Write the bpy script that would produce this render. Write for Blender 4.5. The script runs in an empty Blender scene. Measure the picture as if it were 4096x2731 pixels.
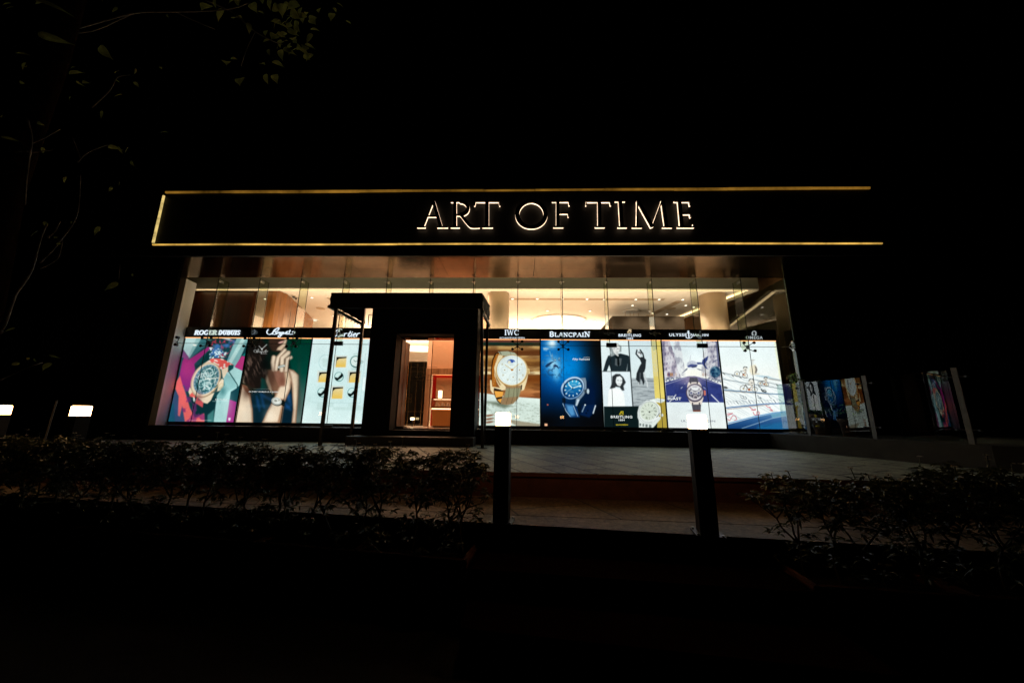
import bpy, math, random
import numpy as np
from mathutils import Vector, Matrix
C = bpy.context.scene.collection
sc = bpy.context.scene
R = random.Random(7)
# ------------------------------------------------------------------ camera
FOC, PITCH, ROLL, YAW, CAMZ, CAMD = 1400.0, .209, .012, -.029, .693, 9.0
_r = np.array([math.cos(YAW), -math.sin(YAW), 0.]); _f = np.array([math.sin(YAW)*math.cos(PITCH), math.cos(YAW)*math.cos(PITCH), math.sin(PITCH)])
_u = np.array([-math.sin(YAW)*math.sin(PITCH), -math.cos(YAW)*math.sin(PITCH), math.cos(PITCH)])
_R = _r*math.cos(ROLL)+_u*math.sin(ROLL); _U = -_r*math.sin(ROLL)+_u*math.cos(ROLL)
_O = np.array([0., -CAMD, CAMZ])
def at(px, py, ax, v):
    """survey helper: where the sight line of a photograph pixel meets the plane ax = v"""
    d = _f + _R*(px-2048)/FOC - _U*(py-1365.5)/FOC
    i = 'xyz'.index(ax); t = (v-_O[i])/d[i]
    return tuple(float(k) for k in _O+d*t)
cam_d = bpy.data.cameras.new('camera'); cam = bpy.data.objects.new('camera', cam_d); C.objects.link(cam)
cam_d.sensor_width = 36; cam_d.lens = FOC/4096*36; cam_d.clip_start = .05; cam_d.clip_end = 400
m = Matrix([[_R[i], _U[i], -_f[i], _O[i]] for i in range(3)]+[[0, 0, 0, 1]]); cam.matrix_world = m
sc.camera = cam
# ------------------------------------------------------------------ night sky
w = bpy.data.worlds.new('World'); sc.world = w; w.use_nodes = True
nt = w.node_tree; bg = nt.nodes['Background']
sky = nt.nodes.new('ShaderNodeTexSky'); sky.sky_type = 'NISHITA'; sky.sun_disc = False
sky.sun_elevation = math.radians(-8); sky.sun_rotation = math.radians(180)
nt.links.new(sky.outputs[0], bg.inputs[0]); bg.inputs[1].default_value = 0.002
sc.view_settings.view_transform = 'Standard'; sc.view_settings.look = 'None'; sc.view_settings.exposure = 0; sc.view_settings.gamma = 1
sc.cycles.use_denoising = True; sc.cycles.max_bounces = 10; sc.cycles.transparent_max_bounces = 24; sc.cycles.caustics_reflective = False
sc.cycles.sample_clamp_indirect = 6
# ------------------------------------------------------------------ helpers
def tag(o, label=None, cat=None, group=None, kind=None):
    if label: o['label'] = label
    if cat: o['category'] = cat
    if group: o['group'] = group
    if kind: o['kind'] = kind
    return o
def empty(name, loc, label, cat, group=None, rz=0):
    o = bpy.data.objects.new(name, None); C.objects.link(o); o.location = loc; o.rotation_euler = (0, 0, rz)
    o.empty_display_size = .1
    return tag(o, label, cat, group)
class MB:
    def __init__(s): s.v = []; s.f = []; s.mi = []
    def add(s, vs, fs, mi=0):
        b = len(s.v); s.v += [tuple(map(float, p)) for p in vs]
        for f in fs: s.f.append([b+i for i in f]); s.mi.append(mi)
        return s
    def box(s, x0, x1, y0, y1, z0, z1, mi=0, bev=0):
        x0, x1 = min(x0, x1), max(x0, x1); y0, y1 = min(y0, y1), max(y0, y1); z0, z1 = min(z0, z1), max(z0, z1)
        return s.add([(x0,y0,z0),(x1,y0,z0),(x1,y1,z0),(x0,y1,z0),(x0,y0,z1),(x1,y0,z1),(x1,y1,z1),(x0,y1,z1)],
                     [(0,3,2,1),(4,5,6,7),(0,1,5,4),(1,2,6,5),(2,3,7,6),(3,0,4,7)], mi)
    def obox(s, p, q, wid, z0, z1, mi=0):
        """upright slab from p to q (plan), thickness wid"""
        d = Vector((q[0]-p[0], q[1]-p[1])); n = Vector((-d.y, d.x)).normalized()*wid/2
        a = [(p[0]-n.x, p[1]-n.y), (q[0]-n.x, q[1]-n.y), (q[0]+n.x, q[1]+n.y), (p[0]+n.x, p[1]+n.y)]
        return s.prism(a, z0, z1, mi)
    def prism(s, pts, z0, z1, mi=0):
        n = len(pts); vs = [(x, y, z0) for x, y in pts]+[(x, y, z1) for x, y in pts]
        return s.add(vs, [list(range(n))[::-1], list(range(n, 2*n))]+[(i, (i+1) % n, n+(i+1) % n, n+i) for i in range(n)], mi)
    def yprism(s, pts, y0, y1, mi=0):
        """outline in x,z extruded along y"""
        n = len(pts); vs = [(x, y0, z) for x, z in pts]+[(x, y1, z) for x, z in pts]
        return s.add(vs, [list(range(n)), list(range(n, 2*n))[::-1]]+[((i+1) % n, i, n+i, n+(i+1) % n) for i in range(n)], mi)
    def tube(s, pts, rad, n=8, mi=0, cap=True):
        pts = [Vector(p) for p in pts]; rad = [rad]*len(pts) if not hasattr(rad, '__len__') else rad
        vs = []; up = None
        for i, p in enumerate(pts):
            t = (pts[min(i+1, len(pts)-1)]-pts[max(i-1, 0)])
            t = t.normalized() if t.length > 1e-9 else Vector((0, 0, 1))
            if up is None: up = t.orthogonal().normalized()
            else:
                up = up-t*up.dot(t); up = up.normalized() if up.length > 1e-6 else t.orthogonal().normalized()
            b = t.cross(up)
            for k in range(n):
                a = 2*math.pi*k/n; q = p+(up*math.cos(a)+b*math.sin(a))*rad[i]; vs.append(tuple(q))
        fs = [(i*n+k, i*n+(k+1) % n, (i+1)*n+(k+1) % n, (i+1)*n+k) for i in range(len(pts)-1) for k in range(n)]
        if cap: fs += [list(range(n))[::-1], [(len(pts)-1)*n+k for k in range(n)]]
        return s.add(vs, fs, mi)
    def lathe(s, prof, c=(0, 0, 0), n=24, mi=0):
        vs = [(c[0]+r*math.cos(2*math.pi*k/n), c[1]+r*math.sin(2*math.pi*k/n), c[2]+z) for r, z in prof for k in range(n)]
        fs = [(i*n+k, i*n+(k+1) % n, (i+1)*n+(k+1) % n, (i+1)*n+k) for i in range(len(prof)-1) for k in range(n)]
        fs += [list(range(n))[::-1], [(len(prof)-1)*n+k for k in range(n)]]
        return s.add(vs, fs, mi)
    def ribbon(s, pts, wd, y0, y1, mi=0):
        """flat stroke in x,z, of width wd, extruded y0..y1"""
        n = len(pts); wd = [wd]*n if not hasattr(wd, '__len__') else wd; L = []; Rr = []
        for i in range(n):
            a = Vector(pts[max(i-1, 0)]); b = Vector(pts[min(i+1, n-1)]); t = b-a
            if t.length < 1e-9: t = Vector((1, 0))
            t.normalize(); k = Vector((-t.y, t.x))*wd[i]/2; p = Vector(pts[i])
            L.append((p.x+k.x, p.y+k.y)); Rr.append((p.x-k.x, p.y-k.y))
        for i in range(n-1):
            q = [L[i], Rr[i], Rr[i+1], L[i+1]]
            if y0 == y1: s.add([(x, y0, z) for x, z in q], [(0, 1, 2, 3)], mi)
            else: s.yprism(q, y0, y1, mi)
        return s
    def build(s, name, mats, parent=None, smooth=False, loc=None):
        me = bpy.data.meshes.new(name); me.from_pydata(s.v, [], s.f)
        mats = mats if isinstance(mats, (list, tuple)) else [mats]
        for mm in mats: me.materials.append(mm)
        if len(mats) > 1: me.polygons.foreach_set('material_index', s.mi)
        if smooth: me.polygons.foreach_set('use_smooth', [True]*len(me.polygons))
        me.update()
        o = bpy.data.objects.new(name, me); C.objects.link(o)
        if parent:
            o.parent = parent
            o.matrix_parent_inverse = Matrix.Identity(4)
        if loc: o.location = loc
        return o
def wpart(mb, name, mat, parent, smooth=False):
    """part given in world coordinates under an Empty or a part that stands elsewhere"""
    root = parent; off = Vector((0, 0, 0))
    while root: off += root.location; root = root.parent
    mb.v = [(x-off.x, y-off.y, z-off.z) for x, y, z in mb.v]
    return mb.build(name, mat, parent, smooth)
def copy_tree(o, parent=None):
    c = o.copy(); C.objects.link(c); c.parent = parent
    for ch in list(o.children): copy_tree(ch, c)
    return c
# ------------------------------------------------------------------ materials
def mat(name, col, rough=.6, metal=0, spec=.5, noise=None, bump=0, emis=None, es=1):
    m = bpy.data.materials.new(name); m.use_nodes = True; n = m.node_tree; b = n.nodes['Principled BSDF']
    b.inputs['Roughness'].default_value = rough; b.inputs['Metallic'].default_value = metal; b.inputs['Specular IOR Level'].default_value = spec
    b.inputs['Base Color'].default_value = (*col, 1)
    if emis: b.inputs['Emission Color'].default_value = (*emis, 1); b.inputs['Emission Strength'].default_value = es
    if noise or bump:
        tc = n.nodes.new('ShaderNodeTexCoord'); nz = n.nodes.new('ShaderNodeTexNoise'); n.links.new(tc.outputs['Object'], nz.inputs['Vector'])
        nz.inputs['Scale'].default_value = noise[0] if noise else 20; nz.inputs['Detail'].default_value = 8; nz.inputs['Roughness'].default_value = .65
        if noise:
            cr = n.nodes.new('ShaderNodeMapRange'); cr.inputs[1].default_value = .3; cr.inputs[2].default_value = .7
            cr.inputs[3].default_value = 1-noise[1]; cr.inputs[4].default_value = 1+noise[1]
            n.links.new(nz.outputs[0], cr.inputs[0]); mx = n.nodes.new('ShaderNodeVectorMath'); mx.operation = 'SCALE'
            mx.inputs[0].default_value = col; n.links.new(cr.outputs[0], mx.inputs['Scale']); n.links.new(mx.outputs[0], b.inputs['Base Color'])
        if bump:
            bp = n.nodes.new('ShaderNodeBump'); bp.inputs['Strength'].default_value = bump; bp.inputs['Distance'].default_value = .01
            n.links.new(nz.outputs[0], bp.inputs['Height']); n.links.new(bp.outputs[0], b.inputs['Normal'])
    return m
def emat(name, col, st=1, nodes=None):
    m = bpy.data.materials.new(name); m.use_nodes = True; n = m.node_tree; n.nodes.clear()
    e = n.nodes.new('ShaderNodeEmission'); o = n.nodes.new('ShaderNodeOutputMaterial'); n.links.new(e.outputs[0], o.inputs[0])
    e.inputs[0].default_value = (*col, 1); e.inputs[1].default_value = st
    if nodes:   # uneven strip: (scale, low, high)
        tc = n.nodes.new('ShaderNodeTexCoord'); nz = n.nodes.new('ShaderNodeTexNoise'); n.links.new(tc.outputs['Object'], nz.inputs['Vector'])
        nz.inputs['Scale'].default_value = nodes[0]; nz.inputs['Detail'].default_value = 9; nz.inputs['Roughness'].default_value = .72
        cr = n.nodes.new('ShaderNodeMapRange'); cr.inputs[1].default_value = .35; cr.inputs[2].default_value = .65
        cr.inputs[3].default_value = nodes[1]; cr.inputs[4].default_value = nodes[2]
        n.links.new(nz.outputs[0], cr.inputs[0]); n.links.new(cr.outputs[0], e.inputs[1])
    return m
def glass(name, tint, ior=1.5, boost=0.0, dirt=0.0):
    m = bpy.data.materials.new(name); m.use_nodes = True; n = m.node_tree; n.nodes.clear()
    o = n.nodes.new('ShaderNodeOutputMaterial'); t = n.nodes.new('ShaderNodeBsdfTransparent'); g = n.nodes.new('ShaderNodeBsdfGlossy')
    t.inputs[0].default_value = (*tint, 1); g.inputs['Roughness'].default_value = 0.0; g.inputs[0].default_value = (1, 1, 1, 1)
    f = n.nodes.new('ShaderNodeFresnel'); f.inputs[0].default_value = ior
    ad = n.nodes.new('ShaderNodeMath'); ad.operation = 'ADD'; ad.use_clamp = True; ad.inputs[1].default_value = boost
    n.links.new(f.outputs[0], ad.inputs[0]); mx = n.nodes.new('ShaderNodeMixShader')
    ge = n.nodes.new('ShaderNodeNewGeometry'); iv = n.nodes.new('ShaderNodeMath'); iv.operation = 'SUBTRACT'; iv.inputs[0].default_value = 1; n.links.new(ge.outputs['Backfacing'], iv.inputs[1])
    mu = n.nodes.new('ShaderNodeMath'); mu.operation = 'MULTIPLY'; n.links.new(ad.outputs[0], mu.inputs[0]); n.links.new(iv.outputs[0], mu.inputs[1])   # one reflection per pane
    n.links.new(mu.outputs[0], mx.inputs[0]); n.links.new(t.outputs[0], mx.inputs[1]); n.links.new(g.outputs[0], mx.inputs[2])
    n.links.new(mx.outputs[0], o.inputs[0])
    return m
def tiles(name, col, rot, bw, bh, mortar, rough=.55, off=.5, jcol=.25, bump=.25):
    m = bpy.data.materials.new(name); m.use_nodes = True; n = m.node_tree; b = n.nodes['Principled BSDF']
    tc = n.nodes.new('ShaderNodeTexCoord'); mp = n.nodes.new('ShaderNodeMapping'); mp.inputs['Rotation'].default_value = (0, 0, rot)
    n.links.new(tc.outputs['Object'], mp.inputs[0]); br = n.nodes.new('ShaderNodeTexBrick'); n.links.new(mp.outputs[0], br.inputs['Vector'])
    br.inputs['Scale'].default_value = 1; br.inputs['Brick Width'].default_value = bw; br.inputs['Row Height'].default_value = bh
    br.inputs['Mortar Size'].default_value = mortar; br.inputs['Mortar Smooth'].default_value = .1; br.offset = off
    br.inputs['Color1'].default_value = (*[c*.88 for c in col], 1); br.inputs['Color2'].default_value = (*[c*1.1 for c in col], 1)
    br.inputs['Mortar'].default_value = (*[c*jcol for c in col], 1)
    nz = n.nodes.new('ShaderNodeTexNoise'); nz.inputs['Scale'].default_value = 2.2; nz.inputs['Detail'].default_value = 12; nz.inputs['Roughness'].default_value = .72
    n.links.new(tc.outputs['Object'], nz.inputs['Vector'])
    nz2 = n.nodes.new('ShaderNodeTexNoise'); nz2.inputs['Scale'].default_value = 28; nz2.inputs['Detail'].default_value = 6
    n.links.new(tc.outputs['Object'], nz2.inputs['Vector'])
    r1 = n.nodes.new('ShaderNodeMapRange'); r1.inputs[1].default_value = .32; r1.inputs[2].default_value = .68; r1.inputs[3].default_value = .5; r1.inputs[4].default_value = 1.4
    n.links.new(nz.outputs[0], r1.inputs[0])
    r2 = n.nodes.new('ShaderNodeMapRange'); r2.inputs[1].default_value = .35; r2.inputs[2].default_value = .65; r2.inputs[3].default_value = .6; r2.inputs[4].default_value = 1.35
    n.links.new(nz2.outputs[0], r2.inputs[0])
    mu = n.nodes.new('ShaderNodeMath'); mu.operation = 'MULTIPLY'; n.links.new(r1.outputs[0], mu.inputs[0]); n.links.new(r2.outputs[0], mu.inputs[1])
    sv = n.nodes.new('ShaderNodeVectorMath'); sv.operation = 'SCALE'; n.links.new(br.outputs[0], sv.inputs[0]); n.links.new(mu.outputs[0], sv.inputs['Scale'])
    n.links.new(sv.outputs[0], b.inputs['Base Color']); b.inputs['Roughness'].default_value = rough
    sb = n.nodes.new('ShaderNodeMath'); sb.operation = 'SUBTRACT'; n.links.new(nz2.outputs[0], sb.inputs[0]); n.links.new(br.outputs['Fac'], sb.inputs[1])
    bp = n.nodes.new('ShaderNodeBump'); bp.inputs['Strength'].default_value = bump; bp.inputs['Distance'].default_value = .006
    n.links.new(sb.outputs[0], bp.inputs['Height']); n.links.new(bp.outputs[0], b.inputs['Normal'])
    return m
def wood(name, col, scale=(1.5, 1.5, .12), rough=.4, amt=.35):
    m = bpy.data.materials.new(name); m.use_nodes = True; n = m.node_tree; b = n.nodes['Principled BSDF']
    tc = n.nodes.new('ShaderNodeTexCoord'); mp = n.nodes.new('ShaderNodeMapping'); mp.inputs['Scale'].default_value = scale
    n.links.new(tc.outputs['Object'], mp.inputs[0]); nz = n.nodes.new('ShaderNodeTexNoise'); nz.inputs['Scale'].default_value = 9; nz.inputs['Detail'].default_value = 8
    n.links.new(mp.outputs[0], nz.inputs['Vector']); r1 = n.nodes.new('ShaderNodeMapRange'); r1.inputs[1].default_value = .3; r1.inputs[2].default_value = .7
    r1.inputs[3].default_value = 1-amt; r1.inputs[4].default_value = 1+amt; n.links.new(nz.outputs[0], r1.inputs[0])
    sv = n.nodes.new('ShaderNodeVectorMath'); sv.operation = 'SCALE'; sv.inputs[0].default_value = col; n.links.new(r1.outputs[0], sv.inputs['Scale'])
    n.links.new(sv.outputs[0], b.inputs['Base Color']); b.inputs['Roughness'].default_value = rough
    return m
black = mat('black_paint', (.008, .008, .009), .7, spec=.15, noise=(6, .3))
blackm = mat('black_metal', (.02, .02, .022), .35, .2, noise=(12, .3))
fascia_m = mat('fascia_cladding', (.004, .004, .004), .55, spec=.15)
plinth_m = mat('plinth_stone', (.012, .012, .012), .6, spec=.2, noise=(9, .4))
steel = mat('brushed_steel', (.55, .55, .53), .3, 1, noise=(30, .15))
railm = mat('painted_rail', (.22, .22, .21), .45, .3, noise=(14, .2))
white = mat('white_plaster', (.86, .85, .83), .7, noise=(3, .04))
cream = mat('cream_ceiling', (.82, .76, .68), .8, noise=(2, .03))
beige = mat('beige_paint', (.52, .42, .30), .55, noise=(2, .05))
bulk_m = mat('bulkhead_paint', (.50, .48, .38), .7, noise=(3, .06))
woodm = wood('walnut_veneer', (.045, .012, .003), rough=.35)
woodl = wood('light_wood', (.38, .20, .09))
GL = glass('clear_glass', (.955, .975, .965)); GFIN = glass('green_fin_glass', (.84, .87, .76), boost=.02)
GEDGE = mat('glass_edge', (.035, .06, .018), .5, spec=.2, noise=(5, .5)); GRAIL = glass('rail_glass', (.80, .90, .88), boost=.09)
GDOOR = glass('door_glass', (.9, .84, .78), boost=.02)
seal = mat('dark_seal', (.03, .03, .025), .5)
# ------------------------------------------------------------------ lettering
_cache = {}
def font_mesh(s, bold=0.0):
    k = (s, bold)
    if k not in _cache:
        cu = bpy.data.curves.new('t', 'FONT'); cu.body = s; cu.size = 1; cu.offset = bold; cu.resolution_u = 3; cu.space_character = 1.14 if bold > 0 else 1.05
        o = bpy.data.objects.new('t', cu); C.objects.link(o)
        bpy.context.view_layer.update(); me = o.evaluated_get(bpy.context.evaluated_depsgraph_get()).to_mesh()
        vs = [tuple(v.co) for v in me.vertices]; fs = [list(p.vertices) for p in me.polygons]
        bpy.data.objects.remove(o); bpy.data.curves.remove(cu)
        x0 = min(v[0] for v in vs); x1 = max(v[0] for v in vs); z0 = min(v[1] for v in vs); z1 = max(v[1] for v in vs)
        _cache[k] = ([((v[0]-x0)/(x1-x0), (v[1]-z0)/(z1-z0)) for v in vs], fs)
    return _cache[k]
def quadmap(bl, br, tl, y):
    """maps unit square to the plane y, from three photo corners"""
    a, b, c = (np.array(at(*p, 'y', y)) for p in (bl, br, tl))
    return lambda u, v: tuple(a+(b-a)*u+(c-a)*v)
def text(mb, s, bl, br, tl, y, bold=0, mi=0, mirror=False):
    vs, fs = font_mesh(s, bold); q = quadmap(bl, br, tl, y)
    mb.add([q(u, v) for u, v in vs], fs, mi)
# serif capitals: polylines (width factor) in a cell of height 1
def arc(cx, cy, rx, ry, a0, a1, n=14):
    return [(cx+rx*math.cos(math.radians(a0+(a1-a0)*i/n)), cy+ry*math.sin(math.radians(a0+(a1-a0)*i/n))) for i in range(n+1)]
G = {'A': (.95, [([(.1, 0), (.47, 1)], .4), ([(.47, 1), (.86, 0)], 1), ([(.25, .34), (.7, .34)], .4)], [(.1, 0), (.86, 0)]),
 'B': (.8, [([(.2, 0), (.2, 1)], 1), (arc(.35, .75, .3, .22, 90, -90), .8), (arc(.35, .28, .36, .25, 90, -90), .9), ([(.1, .97), (.35, .97)], .45), ([(.2, .52), (.35, .52)], .4), ([(.1, .03), (.35, .03)], .45)], []),
 'C': (.85, [(arc(.5, .5, .4, .46, 45, 315, 20), .85), ([(.8, .68), (.8, .95)], .4)], []),
 'D': (.9, [([(.2, 0), (.2, 1)], 1), (arc(.35, .5, .42, .47, 90, -90, 18), .9), ([(.1, .97), (.4, .97)], .45), ([(.1, .03), (.4, .03)], .45)], []),
 'E': (.75, [([(.2, 0), (.2, 1)], 1), ([(.1, .96), (.68, .96)], .45), ([(.2, .52), (.55, .52)], .45), ([(.1, .04), (.7, .04)], .45), ([(.68, .75), (.68, 1)], .35), ([(.72, 0), (.72, .28)], .35)], []),
 'G': (.9, [(arc(.5, .5, .4, .46, 45, 345, 20), .85), ([(.85, .05), (.85, .42)], .8), ([(.62, .42), (.95, .42)], .4)], []),
 'I': (.42, [([(.21, 0), (.21, 1)], 1)], [(.21, 0), (.21, 1)]),
 'L': (.72, [([(.2, 0), (.2, 1)], 1), ([(.1, .04), (.66, .04)], .45), ([(.66, 0), (.66, .3)], .4)], [(.2, 1)]),
 'N': (.95, [([(.18, 0), (.18, 1)], .45), ([(.18, .98), (.76, .02)], 1), ([(.76, 0), (.76, 1)], .45)], [(.18, 0), (.16, 1), (.76, 1)]),
 'O': (.95, [(arc(.47, .5, .39, .46, 0, 360, 26), .85)], []),
 'P': (.75, [([(.2, 0), (.2, 1)], 1), (arc(.35, .72, .32, .25, 90, -90), .85), ([(.1, .97), (.35, .97)], .45), ([(.2, .47), (.35, .47)], .4)], [(.2, 0)]),
 'R': (.88, [([(.2, 0), (.2, 1)], 1), (arc(.35, .74, .32, .23, 90, -90), .85), ([(.1, .97), (.35, .97)], .45), ([(.2, .51), (.4, .51)], .4), ([(.42, .5), (.78, 0)], .9)], [(.2, 0), (.8, 0)]),
 'S': (.7, [([(.6, .8), (.5, .93), (.33, .96), (.17, .87), (.15, .7), (.3, .56), (.5, .45), (.6, .3), (.52, .1), (.34, .04), (.16, .1), (.1, .28)], .8)], []),
 'U': (.9, [([(.2, 1), (.2, .3)], 1), (arc(.45, .3, .25, .27, 180, 360), .7), ([(.7, .3), (.7, 1)], .6)], [(.2, 1), (.7, 1)]),
 'W': (1.25, [([(.1, 1), (.36, 0)], .9), ([(.36, 0), (.62, 1)], .4), ([(.6, 1), (.86, 0)], .9), ([(.86, 0), (1.12, 1)], .4)], [(.1, 1), (1.12, 1)]), ' ': (.35, [], [])}
def serif(mb, s, bl, br, tl, y, wt=.2, sizes=None, slab=.06, mi=0, depth=.02, shear=0, space=.04):
    q = quadmap(bl, br, tl, y); sizes = sizes or [1]*len(s); tot = sum(G[c][0]*k+space for c, k in zip(s, sizes)); x = 0
    zdir = q(0, 1)[2]-q(0, 0)[2]; W = q(1, 0)[0]-q(0, 0)[0]; hx = W/tot
    for c, k in zip(s, sizes):
        wd, st, sf = G[c]
        for pts, f in st:
            P = [q((x+px*k+shear*pz)/tot, pz*k) for px, pz in pts]
            mb.ribbon([(p[0], p[2]) for p in P], wt*f*zdir*k, y-depth, y)
        for sx, sz in sf:
            a = q((x+(sx-.17)*k+shear*sz)/tot, (sz*.94+.03)*k); b = q((x+(sx+.17)*k+shear*sz)/tot, (sz*.94+.03)*k)
            mb.ribbon([(a[0], a[2]), (b[0], b[2])], slab*zdir*k, y-depth, y)
        x += wd*k+space
def strokes(mb, lines, orig, sc_, y, depth=.02):
    """lines: [(points in a zoom crop, width)], crop origin & scale -> plane y"""
    for pts, wd in lines:
        P = [at(orig[0]+a/sc_, orig[1]+b/sc_, 'y', y) for a, b in pts]
        a = at(orig[0], orig[1], 'y', y); b = at(orig[0]+100/sc_, orig[1], 'y', y); k = (b[0]-a[0])/100
        mb.ribbon([(p[0], p[2]) for p in P], [w*k for w in wd] if hasattr(wd, '__len__') else wd*k, y-depth, y)
def smooth_line(pts, n=6):
    out = []; P = [np.array(p, float) for p in pts]
    for i in range(len(P)-1):
        p0 = P[max(i-1, 0)]; p1 = P[i]; p2 = P[i+1]; p3 = P[min(i+2, len(P)-1)]
        for k in range(n):
            t = k/n; out.append(tuple(.5*((2*p1)+(-p0+p2)*t+(2*p0-5*p1+4*p2-p3)*t*t+(-p0+3*p1-3*p2+p3)*t**3)))
    return out+[tuple(P[-1])]
# ------------------------------------------------------------------ printed artwork of the light boxes
def lin(c):
    c = np.asarray(c, float)/255; return np.where(c <= .04045, c/12.92, ((c+.055)/1.055)**2.4)
class Art:
    def __init__(s, tl, tr, br, bl, n=168, m=226):
        u, v = np.meshgrid(np.linspace(0, 1, n), np.linspace(0, 1, m)); s.n, s.m = n, m
        f = lambda i: (tl[i]*(1-u)+tr[i]*u)*(1-v)+(bl[i]*(1-u)+br[i]*u)*v
        s.X, s.Y = f(0), f(1); s.c = np.zeros((m, n, 3)); s.rs = np.random.RandomState(3)
    def fill(s, mk, col): mk = np.clip(mk, 0, 1)[..., None]; s.c = s.c*(1-mk)+np.asarray(col, float)*mk
    def bgd(s, col): s.c[:] = col
    def grad(s, stops, axis=1, mask=None):
        a = s.Y if axis else s.X; k = [q[0] for q in stops]
        col = np.stack([np.interp(a, k, [q[1][i] for q in stops]) for i in range(3)], -1)
        s.fill(np.ones_like(a) if mask is None else mask, col)
    def mpoly(s, pts, b=4):
        P = np.array(pts, float); ins = np.zeros(s.X.shape, bool); d = np.full(s.X.shape, 1e9)
        for i in range(len(P)):
            x0, y0 = P[i]; x1, y1 = P[(i+1) % len(P)]
            cnd = ((y0 > s.Y) != (y1 > s.Y)) & (s.X < (x1-x0)*(s.Y-y0)/(y1-y0+1e-12)+x0); ins ^= cnd
            L = (x1-x0)**2+(y1-y0)**2+1e-9; t = np.clip(((s.X-x0)*(x1-x0)+(s.Y-y0)*(y1-y0))/L, 0, 1)
            d = np.minimum(d, np.hypot(s.X-x0-t*(x1-x0), s.Y-y0-t*(y1-y0)))
        return np.clip(.5+np.where(ins, d, -d)/(2*b), 0, 1)
    def poly(s, pts, col, b=4, a=1): s.fill(s.mpoly(pts, b)*a, col)
    def limb(s, pts, col, dark, b=7, soft=40, k=1.25):
        s.fill(s.mpoly(pts, b), dark); s.fill(np.clip(s.mpoly(pts, soft)*2*k-.9*k, 0, 1)*s.mpoly(pts, b), col)
    def finish(s, amt=.10, seed=40, grain=.03):
        n = s.noise(330, seed=seed, oct=3)-.5; g = np.random.RandomState(seed).normal(0, grain, s.X.shape); s.c = s.c*(1+n*2*amt+g)[..., None]; c = s.c
        bl = c.copy(); bl[1:-1, 1:-1] = (c[1:-1, 1:-1]*4+c[:-2, 1:-1]+c[2:, 1:-1]+c[1:-1, :-2]+c[1:-1, 2:])/8; s.c = bl; return s
    def mell(s, cx, cy, rx, ry, ang=0, b=4):
        t = math.radians(ang); dx, dy = s.X-cx, s.Y-cy; x = dx*math.cos(t)+dy*math.sin(t); y = -dx*math.sin(t)+dy*math.cos(t)
        r = np.hypot(x/rx, y/ry); return np.clip(.5-(r-1)*min(rx, ry)/(2*b), 0, 1)
    def ell(s, cx, cy, rx, ry, ang, col, b=4, a=1): s.fill(s.mell(cx, cy, rx, ry, ang, b)*a, col)
    def ring(s, cx, cy, rx, ry, ang, w, col, b=3, a=1):
        s.fill(np.clip(s.mell(cx, cy, rx+w/2, ry+w/2, ang, b)-s.mell(cx, cy, rx-w/2, ry-w/2, ang, b), 0, 1)*a, col)
    def ln(s, pts, w, col, b=3, a=1):
        d = np.full(s.X.shape, 1e9)
        for (x0, y0), (x1, y1) in zip(pts[:-1], pts[1:]):
            L = (x1-x0)**2+(y1-y0)**2+1e-9; t = np.clip(((s.X-x0)*(x1-x0)+(s.Y-y0)*(y1-y0))/L, 0, 1)
            d = np.minimum(d, np.hypot(s.X-x0-t*(x1-x0), s.Y-y0-t*(y1-y0)))
        s.fill(np.clip(.5+(w/2-d)/(2*b), 0, 1)*a, col)
    def noise(s, sx, sy=None, seed=0, oct=3, ang=0):
        sy = sy or sx; rs = np.random.RandomState(seed); out = 0; amp = 1; tot = 0; t = math.radians(ang)
        X = s.X*math.cos(t)+s.Y*math.sin(t)+4000; Y = -s.X*math.sin(t)+s.Y*math.cos(t)+4000
        for o in range(oct):
            g = rs.rand(257, 257); x = X/sx*2**o; y = Y/sy*2**o; i = np.floor(x).astype(int); j = np.floor(y).astype(int); fx = x-i; fy = y-j
            fx = fx*fx*(3-2*fx); fy = fy*fy*(3-2*fy); i %= 256; j %= 256
            out = out+amp*((g[j, i]*(1-fx)+g[j, i+1]*fx)*(1-fy)+(g[j+1, i]*(1-fx)+g[j+1, i+1]*fx)*fy); tot += amp; amp *= .5
        return out/tot
    def pt(s, cx, cy, rx, ry, ang, hour, k):
        """point on a dial: hour 12 along the minor/major axis rotated by ang"""
        h = math.radians(hour*30); x = rx*k*math.sin(h); y = -ry*k*math.cos(h); t = math.radians(ang)
        return (cx+x*math.cos(t)-y*math.sin(t), cy+x*math.sin(t)+y*math.cos(t))
    def mesh(s, x0, x1, z0, z1, y, name, parent, gain=1):
        n, m = s.n, s.m; u = np.linspace(0, 1, n); v = np.linspace(0, 1, m); off = parent.location
        XX, VV = np.meshgrid(x0+(x1-x0)*u-off.x, v); co = np.stack([XX, np.full_like(XX, y-off.y), z1+(z0-z1)*VV-off.z], -1).reshape(-1, 3)
        idx = np.arange(n*m).reshape(m, n); q = np.stack([idx[:-1, :-1], idx[1:, :-1], idx[1:, 1:], idx[:-1, 1:]], -1).reshape(-1, 4)
        me = bpy.data.meshes.new(name); me.vertices.add(n*m); me.vertices.foreach_set('co', co.ravel())
        me.loops.add(q.size); me.loops.foreach_set('vertex_index', q.ravel().astype(np.int32))
        me.polygons.add(len(q)); me.polygons.foreach_set('loop_start', np.arange(0, q.size, 4, dtype=np.int32))
        me.update(calc_edges=True); at_ = me.color_attributes.new('print', 'FLOAT_COLOR', 'POINT')
        c = lin(np.clip(s.c, 0, 255)); at_.data.foreach_set('color', np.concatenate([c, np.ones(c.shape[:2]+(1,))], -1).astype(np.float32).ravel())
        me.materials.append(SCREEN); o = bpy.data.objects.new(name, me); C.objects.link(o); o.parent = parent; return o
SCREEN = bpy.data.materials.new('backlit_print'); SCREEN.use_nodes = True
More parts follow.
